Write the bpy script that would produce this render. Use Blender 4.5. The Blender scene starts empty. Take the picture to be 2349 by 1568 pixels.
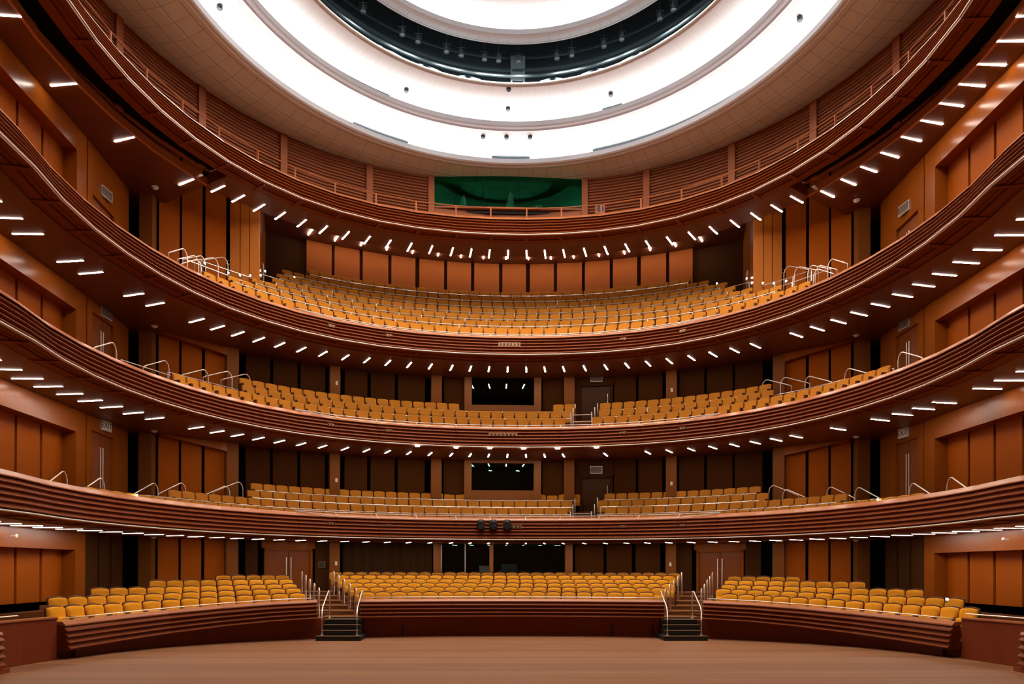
import bpy, math, random
from math import sin, cos, pi, radians as R, degrees, hypot, atan2, sqrt
random.seed(4)
SC = bpy.context.scene
COL = SC.collection
# ------------------------------------------------------------------ camera, world, exposure
EYE = 2.44                                   # camera height above the stage floor
cam = bpy.data.cameras.new('camera'); co = bpy.data.objects.new('camera', cam); COL.objects.link(co)
cam.sensor_width = 36; cam.lens = 24.0; cam.clip_end = 200
co.rotation_mode = 'QUATERNION'
import mathutils as mu
co.location = (-0.707, 0, EYE)
co.rotation_quaternion = (mu.Matrix.Rotation(-0.0288, 4, 'Z') @ mu.Matrix.Rotation(pi/2 + 0.0019, 4, 'X') @ mu.Matrix.Rotation(0.0028, 4, 'Z')).to_quaternion()
cam.shift_y = 0.2189
SC.camera = co
w = bpy.data.worlds.new('world'); SC.world = w; w.use_nodes = True
w.node_tree.nodes['Background'].inputs[0].default_value = (0, 0, 0, 1)
w.node_tree.nodes['Background'].inputs[1].default_value = 0
SC.view_settings.view_transform = 'Standard'; SC.view_settings.look = 'None'
SC.view_settings.gamma = 1; SC.view_settings.use_curve_mapping = False
SC.view_settings.exposure = 0.0
SC.cycles.max_bounces = 8; SC.cycles.diffuse_bounces = 4; SC.cycles.glossy_bounces = 3
SC.cycles.sample_clamp_indirect = 6
COVE, TUBE, STEP, SPOT = 20.0, 64.0, 50.0, 950.0          # lamp strengths; SPOT is the added fill light

# ------------------------------------------------------------------ materials
def node_mat(name):
    m = bpy.data.materials.new(name); m.use_nodes = True
    nt = m.node_tree; return m, nt, nt.nodes['Principled BSDF']
def plain(name, c, rough=.6, metal=0, spec=.5, noise=0, scale=8):
    m, nt, b = node_mat(name)
    b.inputs['Base Color'].default_value = (*c, 1); b.inputs['Roughness'].default_value = rough
    b.inputs['Metallic'].default_value = metal; b.inputs['Specular IOR Level'].default_value = spec
    if noise:
        tc = nt.nodes.new('ShaderNodeTexCoord'); n = nt.nodes.new('ShaderNodeTexNoise'); n.inputs['Scale'].default_value = scale
        mx = nt.nodes.new('ShaderNodeMix'); mx.data_type = 'RGBA'
        mx.inputs[6].default_value = (*[v*(1-noise) for v in c], 1); mx.inputs[7].default_value = (*[min(1, v*(1+noise)) for v in c], 1)
        nt.links.new(tc.outputs['Object'], n.inputs['Vector']); nt.links.new(n.outputs[0], mx.inputs[0]); nt.links.new(mx.outputs[2], b.inputs['Base Color'])
    return m
def wood(name, c1, c2, stretch=(6, 6, .6), rough=.4, spec=.5):
    m, nt, b = node_mat(name)
    tc = nt.nodes.new('ShaderNodeTexCoord'); mp = nt.nodes.new('ShaderNodeMapping'); mp.inputs['Scale'].default_value = stretch
    n = nt.nodes.new('ShaderNodeTexNoise'); n.inputs['Scale'].default_value = 3; n.inputs['Detail'].default_value = 5; n.inputs['Distortion'].default_value = .6
    mx = nt.nodes.new('ShaderNodeMix'); mx.data_type = 'RGBA'; mx.inputs[6].default_value = (*c1, 1); mx.inputs[7].default_value = (*c2, 1)
    nt.links.new(tc.outputs['Object'], mp.inputs[0]); nt.links.new(mp.outputs[0], n.inputs['Vector'])
    nt.links.new(n.outputs[0], mx.inputs[0]); nt.links.new(mx.outputs[2], b.inputs['Base Color'])
    b.inputs['Roughness'].default_value = rough; b.inputs['Specular IOR Level'].default_value = spec
    return m
def emit(name, c, s):
    m = bpy.data.materials.new(name); m.use_nodes = True; nt = m.node_tree
    nt.nodes.remove(nt.nodes['Principled BSDF']); e = nt.nodes.new('ShaderNodeEmission')
    e.inputs[0].default_value = (*c, 1); e.inputs[1].default_value = s
    nt.links.new(e.outputs[0], nt.nodes['Material Output'].inputs[0]); return m
def glass(name, tint, refl, ior=1.5):
    m = bpy.data.materials.new(name); m.use_nodes = True; nt = m.node_tree
    nt.nodes.remove(nt.nodes['Principled BSDF'])
    t = nt.nodes.new('ShaderNodeBsdfTransparent'); t.inputs[0].default_value = (*tint, 1)
    g = nt.nodes.new('ShaderNodeBsdfGlossy'); g.inputs[0].default_value = (*refl, 1); g.inputs[1].default_value = .02
    f = nt.nodes.new('ShaderNodeFresnel'); f.inputs[0].default_value = ior
    mx = nt.nodes.new('ShaderNodeMixShader')
    nt.links.new(f.outputs[0], mx.inputs[0]); nt.links.new(t.outputs[0], mx.inputs[1]); nt.links.new(g.outputs[0], mx.inputs[2])
    nt.links.new(mx.outputs[0], nt.nodes['Material Output'].inputs[0]); return m
def tiled_white(name, c, nang, rings, rough=.55, dim=.55):
    """white panels with thin seams, radial about the object's origin and concentric every 1/rings m"""
    m, nt, b = node_mat(name); N = nt.nodes.new; L = nt.links.new
    tc = N('ShaderNodeTexCoord'); sp = N('ShaderNodeSeparateXYZ'); L(tc.outputs['Object'], sp.inputs[0])
    def ma(op, a, bb=None):
        n = N('ShaderNodeMath'); n.operation = op
        for i, v in ((0, a), (1, bb)):
            if v is None: continue
            if isinstance(v, (int, float)): n.inputs[i].default_value = v
            else: L(v, n.inputs[i])
        return n.outputs[0]
    ang = ma('FRACT', ma('ADD', ma('MULTIPLY', ma('ARCTAN2', sp.outputs[0], sp.outputs[1]), nang/(2*pi)), 200.25))
    rad = ma('SQRT', ma('ADD', ma('MULTIPLY', sp.outputs[0], sp.outputs[0]), ma('MULTIPLY', sp.outputs[1], sp.outputs[1])))
    ring = ma('FRACT', ma('MULTIPLY', rad, rings))
    seam = ma('MAXIMUM', ma('LESS_THAN', ang, .028), ma('LESS_THAN', ring, .035*rings))
    mx = N('ShaderNodeMix'); mx.data_type = 'RGBA'; mx.inputs[6].default_value = (*c, 1); mx.inputs[7].default_value = (*[v*dim for v in c], 1)
    L(seam, mx.inputs[0]); L(mx.outputs[2], b.inputs['Base Color']); b.inputs['Roughness'].default_value = rough
    return m
def planks(name):
    m, nt, b = node_mat(name); N = nt.nodes.new; L = nt.links.new
    tc = N('ShaderNodeTexCoord'); mp = N('ShaderNodeMapping'); L(tc.outputs['Object'], mp.inputs[0])
    br = N('ShaderNodeTexBrick'); L(mp.outputs[0], br.inputs['Vector'])
    br.inputs['Scale'].default_value = 1; br.inputs['Brick Width'].default_value = 45; br.offset = 0; mp.inputs['Location'].default_value = (22, 0, 0); br.inputs['Row Height'].default_value = .21
    br.inputs['Mortar Size'].default_value = .008; br.inputs['Color1'].default_value = (.33, .148, .070, 1); br.inputs['Color2'].default_value = (.255, .108, .050, 1)
    br.inputs['Mortar'].default_value = (.10, .045, .025, 1)
    n = N('ShaderNodeTexNoise'); mp2 = N('ShaderNodeMapping'); mp2.inputs['Scale'].default_value = (.12, 7, 1)
    L(tc.outputs['Object'], mp2.inputs[0]); L(mp2.outputs[0], n.inputs['Vector']); n.inputs['Scale'].default_value = 3
    mx = N('ShaderNodeMix'); mx.data_type = 'RGBA'; mx.blend_type = 'MULTIPLY'; mx.inputs[0].default_value = .5
    cr = N('ShaderNodeValToRGB'); cr.color_ramp.elements[0].position = .3; cr.color_ramp.elements[0].color = (.5, .5, .5, 1); cr.color_ramp.elements[1].position = .7
    L(n.outputs[0], cr.inputs[0]); L(br.outputs[0], mx.inputs[6]); L(cr.outputs[0], mx.inputs[7]); L(mx.outputs[2], b.inputs['Base Color'])
    b.inputs['Roughness'].default_value = .5; b.inputs['Specular IOR Level'].default_value = .12
    return m
M = {
 'fascia': wood('fascia_wood', (.165, .034, .006), (.19, .041, .008), (.5, .5, 1.5), .42, .16),
 'cap': wood('cap_wood', (.34, .105, .034), (.39, .125, .042), (.5, .5, 1.5), .3, .5),
 'beam': plain('edge_beam_wood_lit', (.52, .21, .10), .4),  # cap wood lightened, bounced hall light put into the colour
 'flank': wood('flank_wood_lit', (.52, .165, .022), (.58, .19, .03), (9, 9, .5), .55, .1),  # panel wood lightened to stand in for tube light on the flanks
 'greywall': plain('grey_brown_plaster', (.26, .155, .095), .85, spec=.1),
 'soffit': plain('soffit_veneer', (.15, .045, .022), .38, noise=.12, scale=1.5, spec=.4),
 'panel': wood('panel_wood', (.37, .080, .003), (.43, .100, .005), (9, 9, .5), .6, .08),
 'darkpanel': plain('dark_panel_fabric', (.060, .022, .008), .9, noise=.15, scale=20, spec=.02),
 'wallwood': wood('wall_wood', (.26, .064, .005), (.31, .079, .008), (5, 5, .7), .26, .14),
 'pil': wood('pilaster_wood', (.19, .058, .010), (.22, .07, .013), (8, 8, .5), .5, .12),
 'door': wood('door_wood', (.22, .055, .010), (.26, .068, .014), (10, 10, .5), .4, .3),
 'darkdoor': wood('dark_door_wood', (.055, .017, .005), (.065, .02, .006), (10, 10, .5), .5, .2),
 'black': plain('black_backing', (.004, .0035, .004), .9, spec=.1),
 'curtain': plain('brown_curtain', (.036, .015, .005), .95, noise=.25, scale=30, spec=.1),
 'louvre': wood('louvre_wood', (.27, .075, .026), (.31, .09, .032), (.5, .5, 3), .5, .25),
 'rail': plain('brown_rail', (.36, .11, .04), .45, spec=.3),
 'steel': plain('brushed_steel', (.90, .80, .72), .35, .55),
 'pipe': plain('pale_pipe', (.66, .62, .58), .4, .1),
 'white': tiled_white('white_ceiling_panel', (.78, .88, .97), 110, 1.6, .35),
 'white2': tiled_white('white_cove_plaster', (.80, .79, .78), 88, .001, .55, .86),
 'rim': plain('white_rim', (.80, .88, .96), .45),
 'void': plain('dark_void', (.026, .042, .052), .8),
 'voidsteel': plain('dark_blue_steel', (.06, .09, .11), .5, .3),
 'cove': emit('cove_lamp', (1, .985, .965), COVE),
 'tube': emit('tube_lamp', (1, .87, .74), TUBE),
 'steplamp': emit('step_lamp', (1, .93, .8), STEP),
 'floor': planks('stage_planks'),
 'carpet': plain('carpet', (.17, .06, .018), .95, noise=.2, scale=40, spec=.1),
 'base': wood('stage_front_wood', (.16, .026, .006), (.19, .033, .008), (6, 6, .7), .45, .25),
 'blackstep': plain('black_step', (.010, .009, .008), .6),
 'nosing': plain('pale_nosing', (.42, .24, .11), .5),
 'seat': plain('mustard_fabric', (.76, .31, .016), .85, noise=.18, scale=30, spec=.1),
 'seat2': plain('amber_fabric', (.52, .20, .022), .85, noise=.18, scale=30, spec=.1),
 'seatwood': plain('seat_wood', (.085, .022, .006), .55, spec=.15),
 'glass': glass('booth_glass', (.75, .8, .8), (.45, 1, .85)),
 'greenglass': glass('green_booth_glass', (.55, .85, .75), (.045, .70, .33), 1.7),
 'frame': wood('booth_frame_wood', (.22, .07, .016), (.25, .085, .02), (8, 8, .6), .45, .25),
 'alu': plain('pale_aluminium', (.6, .58, .55), .4, .5),
 'dark': plain('matt_black_metal', (.012, .012, .013), .45),
 'lens': plain('lens_glass', (.02, .025, .03), .05, 0, 1),
 'plate': plain('white_plate', (.75, .70, .62), .5),
 'dimplate': plain('unlit_sign_face', (.16, .10, .07), .5),
 'card': plain('cardboard', (.45, .26, .12), .8),
 'ink': plain('sign_letter', (.10, .03, .02), .6),
 'socketplate': plain('brass_plate', (.40, .20, .09), .4, .3),
}
def film():
    m = bpy.data.materials.new('clear_film'); m.use_nodes = True; nt = m.node_tree; b = nt.nodes['Principled BSDF']
    b.inputs['Base Color'].default_value = (.8, .85, .85, 1); b.inputs['Roughness'].default_value = .3; b.inputs['Alpha'].default_value = .75
    return m
M['film'] = film()

# ------------------------------------------------------------------ helpers
class MB:
    def __init__(s): s.v, s.f = [], []
    def quadstrip(s, rows, close=False):
        """rows: list of equal-length point lists; faces between neighbours"""
        b = len(s.v); n = len(rows[0])
        for r in rows: s.v.extend(r)
        for i in range(len(rows)-1):
            for j in range(n if close else n-1):
                k = (j+1) % n
                s.f.append((b+i*n+j, b+i*n+k, b+(i+1)*n+k, b+(i+1)*n+j))
        return b, n
    def solidstrip(s, rows):
        """closed profile swept, with end caps"""
        b, n = s.quadstrip(rows, True)
        s.f.append(tuple(b+j for j in range(n))[::-1]); s.f.append(tuple(b+(len(rows)-1)*n+j for j in range(n)))
    def box(s, x0, x1, y0, y1, z0, z1):
        s.prism([(x0, y0), (x1, y0), (x1, y1), (x0, y1)], z0, z1)
    def prism(s, poly, z0, z1):
        """z0, z1: numbers or one per corner"""
        b = len(s.v); n = len(poly)
        Z0 = z0 if isinstance(z0, (list, tuple)) else [z0]*n; Z1 = z1 if isinstance(z1, (list, tuple)) else [z1]*n
        s.v += [(x, y, z) for (x, y), z in zip(poly, Z0)] + [(x, y, z) for (x, y), z in zip(poly, Z1)]
        s.f.append(tuple(b+i for i in range(n))[::-1]); s.f.append(tuple(b+n+i for i in range(n)))
        for i in range(n):
            j = (i+1) % n; s.f.append((b+i, b+j, b+n+j, b+n+i))
    def wall(s, p0, p1, z0, z1, t):
        """slab from p0 to p1, thickened by t to the far side of the hall centre"""
        dx, dy = p1[0]-p0[0], p1[1]-p0[1]; l = hypot(dx, dy); nx, ny = -dy/l, dx/l
        mx, my = (p0[0]+p1[0])/2, (p0[1]+p1[1])/2
        if nx*(mx)+ny*(my-19) < 0: nx, ny = -nx, -ny
        s.prism([p0, p1, (p1[0]+nx*t, p1[1]+ny*t), (p0[0]+nx*t, p0[1]+ny*t)], z0, z1)
    def tube(s, pts, r, n=6):
        rows = []
        P = [mu.Vector(p) for p in pts]
        for i, p in enumerate(P):
            d = ((P[min(i+1, len(P)-1)]-p).normalized() + (p-P[max(i-1, 0)]).normalized())
            d.normalize()
            a = d.cross(mu.Vector((0, 0, 1)))
            if a.length < .1: a = d.cross(mu.Vector((0, 1, 0)))
            a.normalize(); c = d.cross(a)
            rows.append([tuple(p + a*(r*cos(2*pi*k/n)) + c*(r*sin(2*pi*k/n))) for k in range(n)])
        s.solidstrip(rows)
    def lathe(s, cx, cy, prof, n=24, close=False):
        rows = [[(cx+r*sin(2*pi*k/n), cy+r*cos(2*pi*k/n), z) for r, z in prof] for k in range(n+1)]
        s.quadstrip(rows, close)
    def build(s, name, mat, parent=None, smooth=False, origin=None):
        me = bpy.data.meshes.new(name)
        o0 = origin or ((parent.location.x, parent.location.y, parent.location.z) if parent and not parent.parent else (0, 0, 0))
        if parent and parent.parent: o0 = tuple(parent.location + parent.parent.location)
        me.from_pydata([(x-o0[0], y-o0[1], z-o0[2]) for x, y, z in s.v], [], s.f)
        me.materials.append(M[mat] if isinstance(mat, str) else mat)
        if smooth: me.shade_smooth()
        o = bpy.data.objects.new(name, me); COL.objects.link(o)
        if parent: o.parent = parent
        else: o.location = o0
        fix_normals(me)
        return o
import bmesh
def fix_normals(me):
    b = bmesh.new(); b.from_mesh(me); bmesh.ops.recalc_face_normals(b, faces=b.faces); b.to_mesh(me); b.free()
def tag(o, label, cat, group=None, kind=None):
    o['label'] = label; o['category'] = cat
    if group: o['group'] = group
    if kind: o['kind'] = kind
    return o
def struct(o, label=None):
    o['kind'] = 'structure'
    if label: o['label'] = label
    return o
def thing(name, loc, label, cat, group=None, rz=0):
    o = bpy.data.objects.new(name, None); COL.objects.link(o); o.location = loc; o.rotation_euler.z = rz
    o.empty_display_size = .2
    return tag(o, label, cat, group)
def copy_thing(src, loc, rz, label, group=None):
    c = src.copy(); COL.objects.link(c); c.location = loc; c.rotation_euler.z = rz; c['label'] = label
    if group: c['group'] = group
    for ch in KIDS[src.name]:
        d = ch.copy(); COL.objects.link(d); d.parent = c
    return c
KIDS = {}
ORD = ['', 'first', 'second', 'third', 'fourth', 'fifth', 'sixth', 'seventh', 'eighth', 'ninth', 'tenth', 'eleventh', 'twelfth', 'thirteenth', 'fourteenth', 'fifteenth', 'sixteenth', 'seventeenth', 'eighteenth', 'nineteenth', 'twentieth']
def nth(n):
    if n <= 20: return ORD[n]
    t = {2: 'twenty', 3: 'thirty', 4: 'forty', 5: 'fifty', 6: 'sixty'}[n//10]
    return (t[:-1]+'ieth') if n % 10 == 0 else t+'-'+ORD[n % 10]

# ------------------------------------------------------------------ the plan of the hall
CY = 19.57                                    # the balconies ring this point
def rf(p):
    if abs(p) > R(106): return rf(R(106))*sin(R(106))/sin(abs(p))      # the sides run straight on past the stage
    return 12.3*(1 - .0152*cos(4*p) - .0343*cos(2*p))
def pol(deg, off, z=None):
    p = R(deg); r = rf(p)+off
    x, y = r*sin(p), CY + r*cos(p)
    return (x, y) if z is None else (x, y, z)
J = [4, 11.7, 20.3, 28.7, 37, 45, 52.4, 60, 67.3, 74.5, 81.8, 89, 96.3, 103.5, 111, 118.5, 126, 133.5, 140.5, 146]
JOINTS = [-j for j in reversed(J)] + J
def frange(a, b, step):
    n = max(1, round((b-a)/step)); return [a+(b-a)*i/n for i in range(n+1)]
def sweep(mb, degs, prof, closed=True, groove=0):
    """prof: (off, z) with off measured outwards from the balcony's front line"""
    rows = []
    for i, d in enumerate(degs):
        if groove and 0 < i < len(degs)-1:
            e = .045
            rows.append([pol(d-e, o, z) for o, z in prof])
            rows.append([pol(d, o+(groove if gg else 0), z) for gg, (o, z) in zip(GROOVED[:len(prof)], prof)])
            rows.append([pol(d+e, o, z) for o, z in prof])
        else: rows.append([pol(d, o, z) for o, z in prof])
    if closed: mb.solidstrip(rows)
    else: mb.quadstrip(rows)
CAP = [None, 2.286+EYE, 6.452+EYE, 10.63+EYE, 16.047+EYE]      # rail tops of the four tiers
TIER = [None, 'lowest', 'second', 'third', 'top']
SOF = [None, 1.16+EYE, 5.36+EYE, 9.5+EYE, 15.03+EYE]            # soffit heights
DECK = [.64, 1.55+EYE, 6.12+EYE, 10.42+EYE, 15.2+EYE]
GROOVED = [True]*80

# ------------------------------------------------------------------ shell: floor, outer walls, roof
m = MB(); m.box(-20, 20, -9, 26.5, -.3, 0); struct(m.build('floor', 'floor'), 'wide brown plank stage floor')
m = MB(); m.box(-20, 20, 26.5, 42, -.3, .2); struct(m.build('floor', 'carpet'))
for s, nm in ((-1, 'wall_left'), (1, 'wall_right')):
    m = MB(); m.box(min(s*19.5, s*20), max(s*19.5, s*20), -9, 42, -.3, 27); struct(m.build(nm, 'black'))
m = MB(); m.box(-20, 20, -9.4, -9, -.3, 27); struct(m.build('wall_front', 'wallwood'))
m = MB(); m.box(-20, 20, 41.6, 42, -.3, 27); struct(m.build('wall_back', 'black'))
m = MB(); m.box(-20, 20, -9.4, 42, 26.6, 27); struct(m.build('ceiling', 'void'))

# ------------------------------------------------------------------ ceiling rings
DC = (0, 20.6, 0); ZR = 18.6+EYE
def ring(name, mat, prof, smooth=False, parent=None, n=128, close=False):
    m = MB(); m.lathe(DC[0], DC[1], prof, n, close)
    return m.build(name, mat, parent, smooth, origin=None if parent else DC)
t = thing('ceiling_ring', DC, 'broad white outermost ceiling ring with tiled underside and glowing cove', 'ceiling ring'); RING1 = t
ring('tiled_underside', 'white', [(21, ZR+.25), (14.3, ZR+.06), (13.2, ZR-.10), (12.5, ZR-.17), (12.0, ZR-.16), (11.6, ZR-.08), (11.2, ZR+.04)], False, t)
ring('rim', 'rim', [(11.2, ZR+.04), (11.12, ZR-.06), (11.0, ZR-.06), (10.98, ZR+.02), (10.92, ZR+.02), (10.86, ZR-.02), (10.80, ZR+.02), (10.78, ZR+.2), (10.84, ZR+.2), (10.9, ZR+.08), (11.3, ZR+.08)], False, t)
ring('cove', 'white2', [(11.3, ZR+.08), (11.36, ZR+.35), (11.25, ZR+.62), (10.95, ZR+.82), (10.5, ZR+.93), (9.97, ZR+.98)], True, t)
ring('cove_light', 'cove', [(11.22, ZR+.10), (10.98, ZR+.10)], False, t)
t = thing('ceiling_ring', DC, 'white middle ceiling ring glowing between the outermost ring and the dark opening', 'ceiling ring')
z2 = 19.5+EYE
ring('rim', 'rim', [(9.97, z2+.1), (9.95, z2), (9.85, z2-.02), (9.8, z2+.03), (9.74, z2+.03), (9.70, z2-.02), (9.6, z2-.01), (9.56, z2+.05), (9.54, z2+.22), (9.60, z2+.22), (9.66, z2+.1), (10.05, z2+.1)], False, t)
ring('cove', 'white2', [(10.05, z2+.1), (10.1, z2+.35), (9.95, z2+.6), (9.6, z2+.76), (9.0, z2+.84), (8.3, z2+.84), (8.17, z2+.82), (8.15, z2+.95)], True, t)
ring('cove_light', 'cove', [(9.99, z2+.12), (9.76, z2+.12)], False, t)
def slot(parent, R0, z, a0, a1):
    m = MB(); rows = []
    for a in frange(a0, a1, 2): rows.append([(DC[0]+r*sin(R(a)), DC[1]+r*cos(R(a)), zz) for r, zz in ((R0, z), (R0-.03, z), (R0-.03, z+.10), (R0, z+.10))])
    m.solidstrip(rows); m.build('dark_slot', 'void', parent)
for a0, a1 in ((-46, -31), (24, 29)): slot(t, 9.98, z2+.46, a0, a1)
for a0, a1 in ((-37, -24), (20, 55), (-4, 5)): slot(RING1, 11.24, ZR+.46, a0, a1)
z3 = 21.63+EYE
t = thing('ceiling_disc', DC, 'round white central ceiling disc glowing above the dark opening', 'ceiling disc')
ring('rim', 'white', [(7.6, z3+.35), (7.63, z3+.05), (7.6, z3), (7.25, z3-.02)], False, t)
ring('lip', 'rim', [(7.25, z3-.02), (7.16, z3+.02), (7.12, z3+.06), (7.1, z3+.24), (7.16, z3+.24), (7.2, z3+.12), (7.55, z3+.12)], False, t)
ring('cove', 'white2', [(7.55, z3+.12), (7.58, z3+.35), (7.4, z3+.62), (7.0, z3+.82), (6.0, z3+1.0), (4.15, z3+1.12)], True, t)
ring('centre_gap', 'void', [(4.15, z3+1.12), (4.15, z3+1.6), (3.0, z3+1.6), (3.0, z3+1.0)], False, t)
ring('centre_disc', 'white2', [(3.0, z3+1.0), (2.95, z3+.9), (2.6, z3+.95), (2.5, z3+1.3), (.01, z3+1.4)], False, t)
ring('cove_light', 'cove', [(7.48, z3+.14), (7.28, z3+.14)], False, t)
# the dark lighting gallery seen through the opening
zo = z2+.95
t = thing('lighting_gallery', DC, 'dark circular lighting gallery inside the ceiling opening', 'lighting gallery')
ring('gallery_wall', 'void', [(8.15, zo), (8.9, zo+.05), (9.3, zo+1.0), (9.3, zo+3.4), (.01, zo+3.6)], False, t)
for zz, rr in ((zo+.55, 8.55), (zo+.95, 8.75), (zo+1.6, 8.9)):
    m = MB(); m.lathe(DC[0], DC[1], [(rr-.04, zz-.04), (rr+.04, zz-.04), (rr+.04, zz+.04), (rr-.04, zz+.04)], 96, True); m.build('ring_beam', 'voidsteel', t)
for a in range(-84, 90, 12):
    if a == 0: continue
    c, s_ = cos(R(a)), sin(R(a)); m = MB()
    for k in (-1, 1):
        b = R(a+k*3.2)
        m.prism([(8.25*sin(b), DC[1]+8.25*cos(b)), (8.28*sin(b), DC[1]+8.28*cos(b)), (8.85*sin(R(a)), DC[1]+8.85*cos(R(a))), (8.82*sin(R(a)), DC[1]+8.82*cos(R(a)))], [zo+.02, zo+.02, zo+.5, zo+.5], [zo+.1, zo+.1, zo+.62, zo+.62])
    m.build('gusset', 'voidsteel', t)
m = MB()
for dx in (-.3, .24): m.box(dx+.33, dx+.39, 29.3, 29.36, zo+.1, zo+1.5)
m.box(.02, .64, 29.36, 29.42, zo+.55, zo+1.6); m.build('hatch', plain('pale_blue_hatch', (.25, .33, .36), .6), t)
# spotlights hung in the gallery
def spot(ang, r, z, label):
    x, y = DC[0]+r*sin(R(ang)), DC[1]+r*cos(R(ang))
    t = thing('spotlight', (x, y, z), label, 'spotlight', 'spotlights inside the ceiling opening')
    m = MB(); m.lathe(x, y, [(.01, z+.13), (.07, z+.13), (.09, z+.05), (.10, z-.1), (.115, z-.13), (.10, z-.13), (.09, z-.09), (.01, z-.09)], 14); m.build('housing', 'voidsteel', t, True)
    m = MB(); m.tube([(x-.14, y, z), (x-.14, y, z+.22), (x+.14, y, z+.22), (x+.14, y, z)], .012, 5); m.tube([(x, y, z+.22), (x, y, z+.75)], .015, 5); m.build('yoke', 'voidsteel', t)
    m = MB(); m.lathe(x, y, [(.01, z-.115), (.095, z-.11)], 14); m.build('lens', 'lens', t)
    l = bpy.data.lights.new('spot_fill', 'SPOT'); l.energy = SPOT; l.spot_size = R(168); l.spot_blend = .5; l.shadow_soft_size = .12; l.color = (1, .86, .72)  # fill light added under each fixture, whose own lamp is off
    lo = bpy.data.objects.new('spot_fill', l); COL.objects.link(lo); lo.parent = t; lo.location = (0, 0, -.2); lo.rotation_euler = (0, 0, 0)
SP = [(-45.7, 7.95), (-33.2, 7.95), (-28.3, 7.95), (-19.5, 7.95), (-15, 7.95), (-7.9, 7.95), (-3.6, 7.95), (2.4, 7.95), (14, 7.95), (18.5, 7.95), (28.3, 7.95), (33.8, 7.95), (45.8, 7.95), (50.2, 7.95)]
for i, (a, r) in enumerate(SP): spot(a, r, 21.05+EYE+.25, 'dark spotlight hanging inside the ceiling opening, %s from the left' % nth(i+1))
for i in range(10): spot(72+i*24, 7.95, 21.3+EYE, 'added unseen spotlight inside the stage end of the ceiling opening, %s clockwise' % nth(i+1))  # out-of-view fixtures added to light the balcony fronts
# small recessed lamps and detectors dotted over the rings
DOTS = [(-10.23, 23.95, ZR+.84), (10.12, 23.82, ZR+.86), (-4.41, 29.04, z2+.76), (-.07, 28.95, z2+.84), (4.3, 29.02, z2+.77), (-.07, 30.1, z2+.78), (-1.18, 30.92, ZR+.94), (-.12, 30.92, ZR+.94), (.95, 30.88, ZR+.94)]
WHERE = ['on the outermost ceiling ring, left side', 'on the outermost ceiling ring, right side', 'on the middle ceiling ring, left of the centre line', 'near the inner edge of the middle ceiling ring, on the centre line', 'on the middle ceiling ring, right of the centre line', 'halfway across the middle ceiling ring on the centre line', 'under the middle ring rim, leftmost of three', 'under the middle ring rim, central one of three', 'under the middle ring rim, rightmost of three']
for (x, y, z), wh in zip(DOTS, WHERE):
    m = MB(); m.lathe(x, y, [(.01, z-.10), (.085, z-.10), (.10, z-.07), (.10, z+.06)], 12)
    tag(m.build('downlight', 'dark', origin=(x, y, z)), 'small black downlight '+wh, 'downlight', 'downlights on the ceiling rings')

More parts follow.
